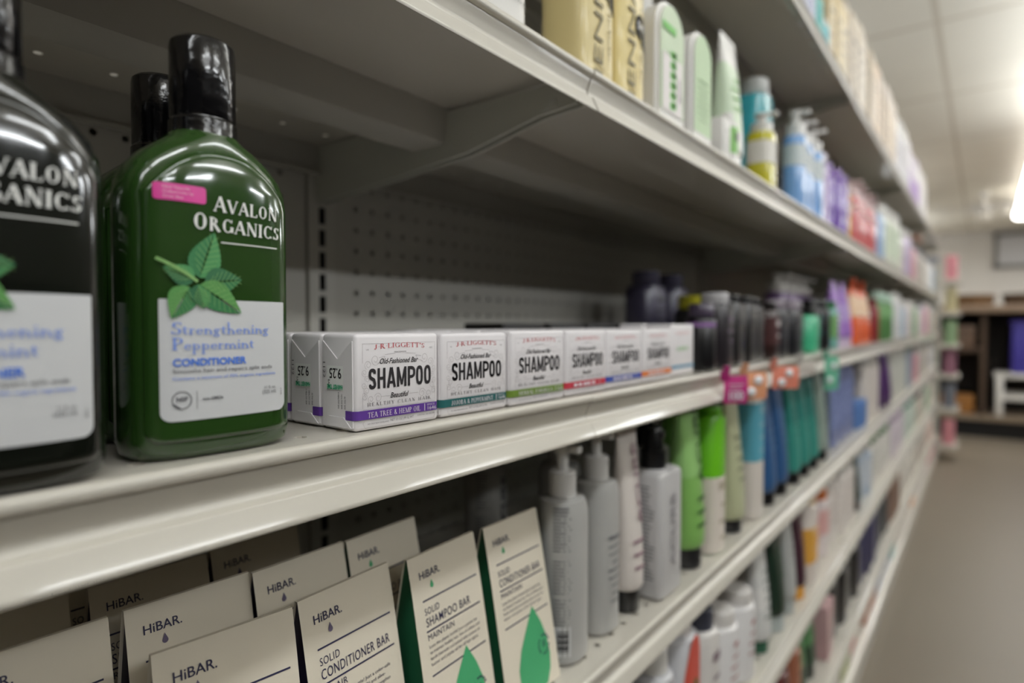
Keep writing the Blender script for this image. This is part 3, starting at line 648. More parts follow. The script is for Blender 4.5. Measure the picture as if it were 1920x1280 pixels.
def tube(w, d, h, body, cap, band=None, ink=(70, 70, 74), vert=None, rough=.35, capr=.33, caph=.13, rows=4, bz=(.0, .5)):
    k = ('t', w, d, h, body, cap, band, ink, vert, rough, capr, caph, rows, bz)
    if k in _P: return _P[k]
    a, b = w/2, d/2; ch = h*caph; cr = min(w*capr, d*.48)
    def sec(t): return (ch+(h-ch)*t, a*(.86+.14*t), b*(1-t**1.5)+.0007, 2.2+1.5*t)
    g = G().loft([(ch-.001, cr*.9, cr*.9, 2), (ch+.0008, a*.8, b*.92, 2.1)]+[sec(t) for t in (.03, .1, .25, .4, .55, .7, .82, .93)]+[(h-.006, a, .0012, 4), (h, a, .001, 4)], 32)
    P = [('body', g.mesh(mat(body, rough, coat=.15), True, 45), None)]
    P.append(('cap', G().lathe([(cr*.96, 0), (cr, .001), (cr*1.0, ch-.001), (cr*.9, ch)], 24).mesh(mat(cap, .3, coat=.2), True, 35), None))
    q = 0
    if band:
        t0, t1 = bz; ss = [t0+(t1-t0)*i/6 for i in range(7)]; ss[0] = max(ss[0], .03)
        g = G().loft([(sec(t)[0], sec(t)[1]+.0004, sec(t)[2]+.0004, sec(t)[3]) for t in ss], 32, False)
        P.append(('colour_band', g.mesh(mat(band, rough), True, 50), 0))
    e = 2.4
    def fn(x, z):
        t = (z-ch)/(h-ch); s = sec(min(max(t, 0), .98)); return (x, -s[2]*(1-min(abs(x)/s[1], .98)**s[3])**(1/s[3])-.0017, z)
    kk = Ink(fn); H = h-ch
    if vert: kk.text(vert, w*.24, ch+H*.40, w*.22, H*.50, rot=PI/2, bold=.02)
    rn = random.Random(int(w*1e5)+rows)
    for i in range(rows if not vert else 3):
        zz = ch+H*((.62 if not vert else .30)-.08*i); kk.rect(-w*.3*rn.uniform(.5, 1), w*.3*rn.uniform(.5, 1), zz, zz+H*.02, 4)
    P.append(('tube_print', kk.mesh(mat(ink, .5)), 0))
    r = ('tube', P); _P[k] = r; return r
def carton(w, d, h, body, panel=None, ink=(80, 78, 80), rows=4, pz=(.2, .8), vert=None):
    k = ('c', w, d, h, body, panel, ink, rows, pz, vert)
    if k in _P: return _P[k]
    P = [('box', G().bbox(-w/2, w/2, -d/2, d/2, 0, h, .0012, 2).mesh(mat(body, .5), True, 45), None)]
    if panel:
        P.append(('front_panel', G().box(-w/2+.0013, w/2-.0013, -d/2-.0003, -d/2+.0002, h*pz[0], h*pz[1]).mesh(mat(panel, .5), False), 0))
    kk = Ink(lambda x, z: (x, -d/2-.0006, z)); rn = random.Random(int(h*1e5)+rows)
    if vert: kk.text(vert, w*.1, h*.15, w*.22, h*.66, rot=PI/2)
    for i in range(rows): zz = h*(pz[0]+(pz[1]-pz[0])*(1-(i+.8)/(rows+.5))); q = w*.4*rn.uniform(.5, 1); kk.rect(-q, q, zz, zz+h*(.03 if i == 0 else .014))
    P.append(('front_print', kk.mesh(mat(ink, .5)), 0))
    r = ('carton', P); _P[k] = r; return r
def pouch(w, d, h, body, cap, ink=(240, 236, 230)):
    k = ('p', w, d, h, body, cap)
    if k in _P: return _P[k]
    g = G().loft([(0, w*.42, d*.42, 3), (.004, w*.48, d*.5, 3), (h*.3, w*.5, d*.45, 3), (h*.6, w*.48, d*.3, 3), (h*.8, w*.4, d*.14, 3.5), (h*.86, w*.32, .0015, 4)], 32)
    lb = G().loft([(h*.42, w*.4945, d*.406, 3), (h*.6, w*.484, d*.306, 3), (h*.74, w*.434, d*.2, 3.2)], 32, False).mesh(mat((222, 186, 150), .4), True, 60)
    P = [('body', g.mesh(mat(body, .35), True, 50), None), ('spout', G().lathe([(.008, h*.84), (.008, h*.9), (.0095, h*.905), (.0095, h*.995), (.008, h)], 20).mesh(mat(cap, .3), True, 35), None), ('label_band', lb, 0),
         ('body_print', prints(w, d*.86, 3, h*.2, h*.5, ink, 3), 0)]
    r = ('refill_pouch', P); _P[k] = r; return r
ORD = ['first', 'second', 'third', 'fourth', 'fifth', 'sixth', 'seventh', 'eighth', 'ninth', 'tenth']
NUM = {2: 'two', 3: 'three', 4: 'four', 5: 'five', 6: 'six', 7: 'seven'}
PL = {'T': 'top shelf', 'U': 'second shelf', 'M': 'third shelf', 'C': 'fourth shelf', 'D': 'fifth shelf', 'E': 'sixth shelf', 'B': 'bottom deck'}
HT = {'T': .547, 'U': .204, 'M': -.0571, 'C': -.290, 'D': -.522, 'E': -.757, 'B': -.90}
SEEN = set(); XE = {}
def dims(tp):
    vs = [v.co for q in tp[1] if q[0] in ('body', 'box', 'label', 'cap') for v in q[1].vertices]
    return max(v.x for v in vs)*2, max(v.y for v in vs)*2
def run(lv, x, items, prev, yf=.266):
    """goods side by side along a shelf: items = (template, description, category, how many, gap before, gap between[, y front])"""
    for it in items:
        tp, desc, cat, n, g0, gb = it[:6]; w, d = dims(tp); y0 = it[6] if len(it) > 6 else yf
        x += g0; jit = 0 if len(it) > 6 else 1
        grp = desc+' on the '+PL[lv]
        for i in range(n):
            pv = prev.split(' with ')[0].split(' on a ')[0].split(' behind')[0].split(' in the ')[0].split(' at the ')[0]
            lab = ('%s of %s: %s, %s' % (ORD[i], NUM[n], desc, PL[lv]) if n > 1 else '%s, %s' % (desc, PL[lv]))
            tail_ = ', past '+pv
            if len((lab+tail_).split()) > 16: tail_ = ', past '+' '.join(pv.split()[-2:])
            if len((lab+tail_).split()) <= 16: lab += tail_
            if lab in SEEN: lab += ' near the far end'
            if lab in SEEN: print('DUP', lab)
            SEEN.add(lab)
            yy = y0+d/2+(random.uniform(0, .012) if jit else 0)
            o = place(tp, lab, cat, (x+w/2, yy, CZ+HT[lv]+.0006), random.uniform(-.05, .05) if jit else 0, grp if n > 1 else None)
            x += w+gb
            if tp[0] == 'tube': pass
        prev = desc.split(' with ')[0]
    if yf < .3 and x > XE.get(lv, 0): XE[lv] = x
    return x, prev
WH, OFF, GREY, BLK = (226, 224, 220), (222, 216, 204), (150, 150, 150), (18, 17, 19)
# ---- second shelf (above the soap bars)
tp = bottle(.066, .05, .2, WH, WH, None, (150, 150, 150), rows=3, e=4, rough=.4)
k = Ink(lambda x, z: (x, surf(.066, .05, 4)(x, .001), z)); k.text('12 FL OZ / 355 mL', -.018, .020, .0032, .046)
tw = ('bottle', tp[1]+[('volume_lettering', k.mesh(mat((120, 118, 120), .5)), 0)])
run('U', .303, [(tw, 'white square bottle with small grey print', 'bottle', 1, 0, 0, .262)], 'frame edge')
def henna(col, drop_z):
    w, d, h = .0585, .046, .24
    tp = bottle(w, d, h, col, (60, 52, 44), None, (200, 184, 130), rows=1, e=5, rough=.4, lz=(.02, .06))
    s = surf(w, d, 5); fn = lambda x, z: (x, s(x, .001), z)
    k = Ink(fn); k.text('HENNA', .002, -.012, .0140, .125, rot=PI/2)
    k2 = Ink(fn); [k2.rect(.0125, .0125+.003*(i % 3+1)/3, .022+.0048*i, .0255+.0048*i) for i in range(18)]; P = tp[1]+[('name_lettering', k.mesh(mat((122, 110, 72), .5)), 0), ('kind_lettering', k2.mesh(mat((164, 148, 92), .5)), 0)]
    k = Ink(fn); c = (.0125, drop_z)
    pts = [(c[0]+.011*math.cos(a), c[1]+.011*math.sin(a)) for a in [-.35+PI*1.6*i/16 for i in range(17)]]; k.poly(pts+[(c[0]+.011, c[1]-.021), (c[0]+.014, c[1]-.018)])
    P.append(('drop_sticker', k.mesh(mat((18, 18, 18), .75)), 0)); m = Ink(lambda x, z: (x, s(x, .0014), z)); m.text('SHI', c[0]-.0075, c[1]-.003, .0065, .015, bold=.02)
    P.append(('sticker_lettering', m.mesh(mat((220, 220, 220), .5)), len(P)-1)); return ('bottle', P)
x, p = run('U', .4385, [(henna((222, 204, 146), .084), 'tall cream bottle with tan vertical lettering', 'bottle', 1, 0, 0, .262)], 'white square bottle')
x, p = run('U', x+.003, [(henna((226, 206, 138), .074), 'yellower cream bottle with black drop sticker', 'bottle', 1, 0, 0, .262)], 'tall cream bottle')
LG, BG = (176, 204, 158), (120, 196, 92)
t1 = bottle(.062, .036, .122, WH, WH, (190, 210, 176), BG, lz=(.62, .99), e=2.6, capr=.2, caph=.1, top='cap', rough=.35, sh=.26, rows=2)
def leafy(w, d, h, vert, c1, body=WH):
    tp = tube(w, d, h, body, WH, LG, c1, rows=3, bz=(.55, .97)); s = lambda x, z: (x, -d*.42, z)
    return tp
def slab(w, d, h, body, face, ink, arch=True):
    """flat-fronted round-shouldered bottle with a coloured arch on its face"""
    k = ('s', w, d, h, body, face, ink)
    if k in _P: return _P[k]
    a = w/2; r = a*.98
    def outline(m, z0): return [(-a+m, z0), (a-m, z0)]+[((a-m)*math.cos(t), h-a+(a-m)*math.sin(t)) for t in [PI*i/20 for i in range(21)]]
    bm = bmesh.new(); vs = [bm.verts.new((x, -d/2, z)) for x, z in outline(0, 0)]; f = bm.faces.new(vs); q = bmesh.ops.extrude_face_region(bm, geom=[f])
    for v in q['geom']:
        if isinstance(v, bmesh.types.BMVert): v.co.y += d
    bmesh.ops.bevel(bm, geom=[e for e in bm.edges if abs(e.verts[0].co.y-e.verts[1].co.y) < 1e-6], offset=min(d*.2, .004), segments=3, affect='EDGES')
    bm.verts.index_update(); g = G().add([v.co[:] for v in bm.verts], [[v.index for v in f.verts] for f in bm.faces]); bm.free()
    P = [('body', g.mesh(mat(body, .35, coat=.2), True, 50), None)]
    m = Ink(lambda x, z: (x, -d/2-.0004, z)); m.poly(outline(min(d*.2, .004)+.0008, .014)); P.append(('face_label', m.mesh(mat(face, .45)), 0))
    kk = Ink(lambda x, z: (x, -d/2-.0008, z)); rn = random.Random(3)
    for i in range(7): zz = h*(.55-.055*i); qq = a*.62*rn.uniform(.6, 1); kk.rect(-qq, qq, zz, zz+h*(.022 if i == 0 else .009))
    P.append(('face_print', kk.mesh(mat(ink, .5)), 1)); r = ('bottle', P); _P[k] = r; return r
def striped(w, d, h):
    tp = slab(w, d, h, WH, (196, 214, 182), (150, 176, 140)); P = list(tp[1])
    k = Ink(lambda x, z: (x, -d/2-.0009, z)); k.rect(-w*.36, w*.36, .014, h*.56); P.append(('label_field', k.mesh(mat((228, 222, 220), .45)), 1))
    k = Ink(lambda x, z: (x, -d/2-.0012, z))
    rn = random.Random(5); z = .018
    for i in range(6): hh = h*.07; k.rect(-w*.10, w*.10*rn.uniform(.6, 1.2), z, z+hh*.8); k.rect(-w*.02, w*.12, z+hh*.3, z+hh*.95); z += hh*1.15
    k.rect(-w*.36, w*.1, h*.74, h*.80); P.append(('green_lettering', k.mesh(mat((112, 196, 88), .5)), len(P)-1))
    k = Ink(lambda x, z: (x, -d/2-.0012, z)); k.rect(w*.22, w*.27, .03, h*.42); k.rect(w*.32, w*.34, .03, h*.3); P.append(('side_print', k.mesh(mat((168, 160, 166), .5)), len(P)-2)); return ('bottle', P)
run('U', .606, [(bottle(.055, .045, .19, WH, WH, None, (170, 190, 160), rows=3, capr=.3), 'taller white bottle standing behind', 'bottle', 2, 0, .012, .318)], 'yellower cream bottle')
x, p = run('U', .583, [(striped(.070, .022, .128), 'white round-topped bottle with pale green arch', 'bottle', 1, 0, 0, .262), (slab(.062, .020, .130, WH, (184, 210, 168), (124, 158, 108)), 'white bottle with full green face label', 'bottle', 1, .022, 0, .262)], 'yellower cream bottle')
run('U', .778, [(bottle(.052, .04, .15, (216, 216, 212), WH, None, (176, 176, 180), rows=6, rough=.2), 'clear white bottle with grey print', 'bottle', 1, 0, 0, .30), (tube(.062, .04, .19, WH, WH, (206, 224, 196), (140, 196, 116), bz=(.2, .75)), 'tall white tube with green stripes', 'tube', 1, .008, 0, .268)], 'green faced bottle')
run('U', .775, [(carton(.03, .03, .055, WH, None, (160, 160, 160)), 'small white jar box', 'carton', 1, 0, 0, .262), (bottle(.026, .026, .075, WH, WH, (140, 200, 110), rows=1), 'little white bottle with green label', 'bottle', 1, .014, 0, .262)], 'green faced bottle')
run('U', .988, [(bottle(.054, .04, .125, (200, 192, 52), WH, (226, 222, 214), (180, 176, 170), lz=(.30, .62), e=3, rough=.2, top='pump'), 'yellow bottle with white label', 'pump bottle', 1, 0, 0, .262)], 'tall white tube')
run('U', 1.090, [(bottle(.085, .06, .222, (58, 160, 172), (186, 188, 184), None, (40, 120, 134), e=2.6, rough=.2, capr=.47, caph=.14, sh=.03, rows=2), 'big teal bottle with pale grey cap', 'bottle', 1, 0, .006, .30)], 'yellow bottle')
LB = (132, 174, 226)
x, p = run('U', 1.222, [(bottle(.064, .04, .195, LB, WH, (206, 214, 216), (150, 160, 170), lz=(.42, .8), top='pump', rough=.15), 'light blue pump bottle with pale label', 'pump bottle', 3, 0, .009),
  (bottle(.062, .04, .165, (196, 182, 216), (214, 204, 220), (206, 190, 222), (150, 120, 190), rough=.2), 'pale lilac bottle', 'bottle', 1, .01, 0),
  (bottle(.066, .04, .16, (112, 70, 172), (160, 130, 200), None, (170, 140, 210), rough=.2, rows=2), 'deep purple bottle with lilac cap', 'bottle', 3, .01, .012),
  (bottle(.06, .04, .155, (226, 186, 72), (232, 224, 210), (226, 208, 186), (190, 150, 60), lz=(.45, .8), rough=.2), 'amber yellow bottle', 'bottle', 1, .012, 0),
  (bottle(.066, .042, .18, (204, 98, 100), (226, 200, 200), (222, 170, 170), (190, 80, 90), lz=(.5, .8), rough=.2, top='pump'), 'coral red pump bottle', 'pump bottle', 6, .014, .012),
  (bottle(.064, .04, .19, (164, 190, 222), WH, None, (120, 140, 190), rough=.25), 'powder blue bottle', 'bottle', 2, .014, .012),
  (bottle(.07, .045, .215, (214, 218, 204), WH, (206, 216, 196), (150, 180, 140), rough=.3), 'ivory green bottle', 'bottle', 5, .014, .012)], 'big teal bottle')
# ---- top shelf
PE = (226, 200, 172)
x, p = run('T', 1.17, [(bottle(.05, .04, .115, (92, 188, 184), BLK, None, (60, 150, 150), rows=1), 'teal bottle with black cap', 'bottle', 1, 0, 0), (bottle(.04, .035, .11, (208, 212, 232), WH, None, (140, 140, 170)), 'pale lavender bottle', 'bottle', 2, .012, .01),
  (bottle(.06, .045, .12, (84, 182, 176), BLK, (110, 196, 192), (70, 140, 140), lz=(.1, .75), capr=.42, caph=.13, sh=.04), 'wider teal bottle with black cap', 'bottle', 1, .016, 0), (bottle(.05, .04, .09, (110, 190, 200), WH, None, (170, 80, 60)), 'short turquoise bottle', 'bottle', 1, .01, 0)], 'frame edge')
x, p = run('T', x, [(carton(.055, .05, .19, (226, 206, 160), (234, 218, 184)), 'straw yellow carton', 'carton', 3, .014, .008), (carton(.06, .05, .23, (230, 218, 200), (236, 226, 212)), 'tall cream carton', 'carton', 6, .01, .01),
  (carton(.055, .05, .24, PE, (232, 212, 190)), 'tall peach carton', 'carton', 2, .012, .01), (carton(.06, .05, .25, (232, 222, 212), (236, 216, 190)), 'tall ivory carton', 'carton', 7, .012, .012),
  (bottle(.075, .06, .28, (230, 230, 228), WH, (224, 222, 226), (190, 180, 200), rough=.25), 'tall white bottle', 'bottle', 5, .016, .012), (bottle(.075, .05, .26, (226, 220, 230), (222, 214, 228), (190, 160, 214), (150, 110, 190), rough=.3, lz=(.1, .55)), 'white bottle with lilac label', 'bottle', 6, .014, .014),
  (bottle(.075, .05, .27, (230, 226, 224), WH, None, (200, 190, 190)), 'plain white bottle', 'bottle', 6, .014, .014)], p)
# ---- third shelf, past the soap
x, p = run('M', .736, [(bottle(.038, .036, .082, BLK, (70, 60, 78), (150, 110, 170), (90, 70, 100), lz=(.58, .72), e=2, capr=.45, caph=.2, sh=.05, rows=2), 'small black bottle with lilac stripe', 'bottle', 1, 0, 0, .262),
  (bottle(.052, .042, .098, (38, 33, 38), (186, 184, 186), None, (110, 96, 112), e=3, capr=.34, caph=.15, rows=3), 'black square bottle with silver cap', 'bottle', 1, .012, .006, .262),
  (bottle(.056, .044, .098, (36, 34, 34), BLK, None, (70, 68, 68), e=4, rows=2, capr=.4, caph=.1), 'charcoal square bottle', 'bottle', 3, .008, .008),
  (bottle(.058, .044, .095, (48, 28, 26), (30, 24, 24), (70, 34, 34), (190, 180, 180), rows=2, e=3), 'dark brown bottle with red print', 'bottle', 1, .01, 0),
  (bottle(.056, .044, .1, (34, 34, 38), (150, 140, 150), None, (90, 90, 100), e=3, rows=3), 'black bottle with grey cap', 'bottle', 3, .01, .008)], 'soap cartons')
x, p = run('M', 1.335, [
  (bottle(.082, .046, .09, (74, 186, 140), (24, 24, 26), None, (130, 210, 176), e=2.6, capr=.45, caph=.16, sh=.08, rows=3), 'mint green bottle with black cap', 'bottle', 1, 0, 0),
  (bottle(.05, .044, .11, (26, 28, 30), BLK, None, (70, 150, 150), e=3, rows=3), 'slim black bottle with teal print', 'bottle', 2, .010, .01),
  (bottle(.06, .044, .11, (120, 180, 170), (40, 110, 60), (110, 160, 90), (200, 220, 200), e=3), 'pale teal bottle with green label', 'bottle', 1, .01, 0)], p)
x, p = run('M', 1.69, [(tube(.075, .05, .165, (168, 124, 204), (214, 196, 220), (186, 160, 214), (120, 80, 170), bz=(.3, .6)), 'lavender tube with pale cap', 'tube', 2, 0, .012),
  (pouch(.16, .05, .185, (226, 96, 44), (214, 92, 48)), 'orange refill pouch with spout', 'refill pouch', 2, .02, .02),
  (bottle(.06, .05, .14, (140, 40, 48), (120, 34, 44), None, (200, 120, 120)), 'dark red bottle', 'bottle', 1, .02, 0),
  (bottle(.085, .055, .165, (78, 128, 66), (196, 222, 206), (120, 168, 110), (60, 110, 50), lz=(.45, .8)), 'leaf green bottle with pale cap', 'bottle', 4, .02, .016)], p)
# the row further back: yellow-capped bottles, dark low cartons
x, q = run('M', .56, [(carton(.085, .06, .058, (30, 26, 28), (48, 22, 34), rows=1), 'low black carton behind the soap bars', 'carton', 4, 0, .012, .44)], 'pegboard')
run('M', .985, [(bottle(.06, .05, .105, (44, 42, 46), (196, 190, 40), None, (80, 80, 84), capr=.36, caph=.22), 'dark bottle with yellow cap in the back row', 'bottle', 3, 0, .035, .37)], 'low black cartons')
run('M', 1.02, [(bottle(.09, .06, .155, (84, 80, 104), (90, 86, 110), None, (60, 60, 70), e=3), 'tall dusky violet bottle at the back', 'bottle', 2, 0, .02, .47)], 'low black cartons')
run('M', 1.50, [(bottle(.07, .055, .175, (120, 90, 140), (216, 212, 206), (200, 196, 200), (120, 110, 130), top='pump'), 'plum pump bottle with white head in back row', 'pump bottle', 4, 0, .012, .36)], 'dusky violet bottles')
# ---- fourth shelf, past the cream cartons
GB = (176, 175, 172)
def greypump(brand):
    w = .0465; tp = bottle(w, w*.92, .187, GB, (224, 222, 220), None, (140, 140, 140), e=2.2, capr=.26, caph=.14, top='pump', rough=.38, sh=.08, rows=1, lz=(.02, .05)); P = list(tp[1])
    def rnd(a0): return lambda x, z: ((w/2+.0007)*math.sin(a0+x/(w/2)), -(w*.92/2+.0007)*math.cos(a0+x/(w/2)), z)
    k = Ink(rnd(-.95)); rn = random.Random(9)
    for i in range(34):
        if i in (13, 14, 25): continue
        z = .134-.0030*i; k.rect(-.0085, -.0085+.017*rn.uniform(.7, 1), z, z+.0011, 3)
    P.append(('back_text', k.mesh(mat((96, 96, 98), .5)), 0, 'columns of tiny grey print'))
    k = Ink(rnd(-.95)); k.rect(-.0075, .0075, .008, .034, 3); P.append(('barcode_label', k.mesh(mat((208, 208, 208), .5)), 0)); b = len(P)-1
    k = Ink(lambda x, z: tuple(c*1.012 if i < 2 else c for i, c in enumerate(rnd(-.95)(x, z))))
    for i in range(11): hh = .00055+.0005*((i*7) % 3); k.rect(-.0045, .0055, .012+.0017*i, .012+.0017*i+hh, 2)
    P.append(('barcode', k.mesh(INKB), b))
    k = Ink(rnd(.2))
    if brand: k.text('ACURE', .004, .070, .010, .060, rot=PI/2, bold=.03); P.append(('brand_lettering', k.mesh(mat((84, 84, 86), .5)), 0))
    return ('pump_bottle', P)
gp, gpb = greypump(0), greypump(1)
run('C', .4315, [(gp, 'grey pump bottle with barcode', 'pump bottle', 1, 0, 0, .270)], 'cream cartons')
run('C', .4935, [(bottle(.046, .042, .19, GB, (224, 222, 220), None, (120, 120, 122), e=2.2, capr=.26, caph=.14, top='pump', rough=.38, sh=.08, rows=9, lz=(.1, .5)), 'grey pump bottle with leaf mark', 'pump bottle', 1, 0, 0, .272),
  (tube(.042, .034, .185, (220, 212, 206), BLK, None, (150, 120, 130), rows=3, caph=.12, vert='ACURE'), 'white tube on a black cap', 'tube', 1, .008, 0, .270)], 'barcoded pump bottle')
run('C', .483, [(gpb, 'grey pump bottle in the shade behind the cream cartons', 'pump bottle', 1, 0, 0, .40)], 'pegboard')
run('C', .543, [(gp, 'grey pump bottle standing behind the barcoded one', 'pump bottle', 1, 0, 0, .345)], 'cream cartons')
SP = (190, 188, 188)
sp = bottle(.059, .046, .178, SP, (22, 22, 24), None, (142, 138, 142), e=7, capr=.24, caph=.1, top='spray', rough=.4, sh=.035, vert='ACURE', lz=(.06, .68))
s2 = list(sp[1]); k = Ink(lambda x, z: (-.0298, -x, z)); rn = random.Random(4)
for i in range(24):
    z = .118-.0042*i; k.rect(-.018, -.018+.034*rn.uniform(.75, 1), z, z+.0014)
s2.append(('side_text', k.mesh(mat((110, 108, 110), .5)), 0))
spt = ('spray_bottle', s2)
run('C', .5985, [(spt, 'square grey spray bottle with black sprayer, front', 'spray bottle', 1, 0, 0, .262)], 'white tube')
run('C', .707, [(spt, 'square grey spray bottle with black sprayer, behind', 'spray bottle', 1, 0, 0, .322)], 'white tube')
AG = (134, 186, 98)
x, p = run('C', .6905, [(tube(.058, .042, .215, AG, (34, 34, 36), (152, 200, 122), (50, 84, 40), vert='ACURE', bz=(.45, .95), caph=.11), 'light green tube on a black cap', 'tube', 1, -.002, 0, .262),
  (bottle(.05, .038, .185, (112, 196, 36), (110, 190, 40), (224, 214, 204), (180, 170, 150), lz=(-.03, .52), e=2.6, rough=.3, caph=.06, capr=.4, sh=.03), 'lime bottle with white lower half', 'bottle', 1, .016, 0, .262),
  (tube(.055, .042, .20, (188, 192, 156), (30, 30, 32), None, (130, 134, 104), caph=.09, rows=5), 'sage green tube on a black cap', 'tube', 1, .036, 0, .262),
  (bottle(.055, .04, .19, (222, 214, 206), WH, (92, 168, 190), (150, 190, 200), lz=(.42, .96), e=3, caph=.05, capr=.4, sh=.03), 'white bottle with sky blue upper half', 'bottle', 1, .030, 0, .262)], 'spray bottles')
run('C', .80, [(tube(.052, .042, .215, AG, (34, 34, 36), None, (60, 110, 50), caph=.11), 'light green tube in the second row', 'tube', 2, 0, .008, .325)], 'spray bottles')
x, p = run('C', x, [(tube(.062, .044, .20, (52, 92, 140), BLK, None, (90, 130, 170), caph=.1), 'dark blue tube on a black cap', 'tube', 2, .022, .014, .262),
  (tube(.064, .044, .20, (48, 128, 120), BLK, (60, 144, 132), (40, 100, 94), caph=.1), 'teal tube on a black cap', 'tube', 3, .014, .014, .262),
  (tube(.062, .044, .2, (150, 166, 156), BLK, None, (110, 120, 114), caph=.1), 'grey green tube on a black cap', 'tube', 1, .016, 0, .262),
  (bottle(.062, .044, .19, (76, 92, 102), (60, 72, 80), None, (120, 130, 140)), 'slate bottle', 'bottle', 1, .014, 0),
  (bottle(.09, .055, .2, (122, 132, 176), (112, 118, 160), (128, 140, 186), (90, 96, 140), e=3, caph=.1), 'periwinkle bottle', 'bottle', 3, .014, .012),
  (carton(.06, .05, .075, (84, 126, 190), (90, 134, 200)), 'small bright blue carton', 'carton', 2, .03, .01),
  (bottle(.085, .055, .2, (222, 214, 208), WH, None, (190, 180, 180)), 'cream white bottle', 'bottle', 3, .02, .014),
  (tube(.1, .055, .205, (74, 34, 98), (66, 30, 88), None, (110, 70, 130), caph=.08), 'deep violet tube', 'tube', 3, .02, .02),
  (bottle(.085, .055, .2, (206, 206, 198), WH, None, (170, 176, 170)), 'pale stone bottle', 'bottle', 5, .03, .018),
  (bottle(.08, .055, .2, (150, 164, 178), (110, 120, 90), None, (110, 120, 140)), 'blue grey bottle with olive cap', 'bottle', 3, .03, .02)], p)
# ---- fifth shelf
x, p = run('D', .60, [(bottle(.055, .045, .17, (190, 190, 194), WH, None, (150, 150, 155)), 'silver white bottle', 'bottle', 1, 0, 0, .262)], 'frame edge')
tp = bottle(.066, .05, .19, (206, 206, 210), WH, None, (180, 180, 184), e=3, capr=.28, rows=1, lz=(.02, .06)); P = list(tp[1]); s = surf(.066, .05, 3)
k = Ink(lambda x, z: (x, s(x, .0006), z)); pl = [(.029*math.cos(a)*.9, .085+.075*math.sin(a)) for a in [2*PI*i/24 for i in range(24)]]
for i in range(12): k.poly([pl[i], pl[i+1], pl[(23-i) % 24], pl[(24-i) % 24]] if i else [pl[0], pl[1], pl[23]])
tp2 = [('red_label', k.mesh(mat((206, 84, 70), .45)), 0)]; k = Ink(lambda x, z: (x, s(x, .0011), z)); k.poly([(.007*math.cos(2*PI*i/12), .10+.009*math.sin(2*PI*i/12)) for i in range(12)])
P += tp2; P.append(('plant_print', k.mesh(mat((92, 110, 60), .5)), len(P)-1))
x, p = run('D', x, [(('bottle', P), 'white bottle with oval red label', 'bottle', 1, .008, 0, .262), (bottle(.062, .05, .16, (214, 210, 206), (60, 64, 80), None, (130, 110, 120), rows=3), 'off-white bottle with slate cap', 'bottle', 1, .012, 0, .262),
  (bottle(.07, .055, .13, (226, 224, 224), (224, 220, 216), None, (170, 120, 120), capr=.42, e=2), 'rounded white bottle', 'bottle', 2, .012, .01, .262),
  (tube(.06, .045, .19, (212, 212, 210), (28, 84, 62), (224, 222, 220), (110, 120, 116), bz=(.3, .5), caph=.11, rows=6), 'white tube on a dark green cap', 'tube', 1, .016, 0, .262),
  (tube(.072, .05, .20, (28, 50, 38), (176, 184, 182), None, (50, 80, 62), caph=.13, capr=.46), 'dark green tube on a silver cap', 'tube', 1, .024, 0, .262),
  (tube(.06, .045, .2, (178, 180, 178), (170, 176, 174), None, (150, 150, 150)), 'light grey tube', 'tube', 1, .014, 0, .262), (tube(.062, .045, .2, (64, 30, 46), (224, 156, 44), None, (100, 60, 70), caph=.12), 'plum tube on an orange cap', 'tube', 1, .014, 0, .262),
  (bottle(.085, .05, .19, (222, 212, 204), (226, 190, 120), (226, 168, 72), (222, 200, 160), lz=(.2, .6)), 'ivory bottle with orange label', 'bottle', 1, .02, 0, .262), (bottle(.07, .05, .15, (226, 214, 212), (216, 120, 60), (222, 176, 172), (190, 90, 90), lz=(.3, .7)), 'white bottle with pink label', 'bottle', 2, .016, .014),
  (bottle(.085, .05, .17, (224, 216, 210), WH, None, (180, 160, 160)), 'plain ivory bottle', 'bottle', 3, .014, .014), (tube(.085, .05, .2, (30, 50, 42), (60, 44, 40), None, (60, 90, 70)), 'blackish green tube', 'tube', 1, .02, 0),
  (bottle(.09, .055, .16, (176, 190, 206), WH, (200, 206, 214), (120, 140, 170)), 'pale blue bottle', 'bottle', 2, .02, .014), (bottle(.09, .055, .16, (222, 218, 212), (100, 150, 100), None, (150, 170, 150)), 'white bottle with green cap', 'bottle', 5, .02, .018), (bottle(.09, .055, .16, (216, 206, 214), (196, 170, 200), None, (170, 140, 180)), 'white bottle with mauve cap', 'bottle', 4, .03, .02),
  (bottle(.09, .055, .16, (206, 216, 206), (70, 150, 130), None, (110, 170, 150)), 'white bottle with teal cap', 'bottle', 4, .03, .02), (bottle(.09, .055, .15, (204, 198, 184), (80, 70, 62), None, (150, 130, 120)), 'beige bottle with brown cap', 'bottle', 4, .03, .02)], p)
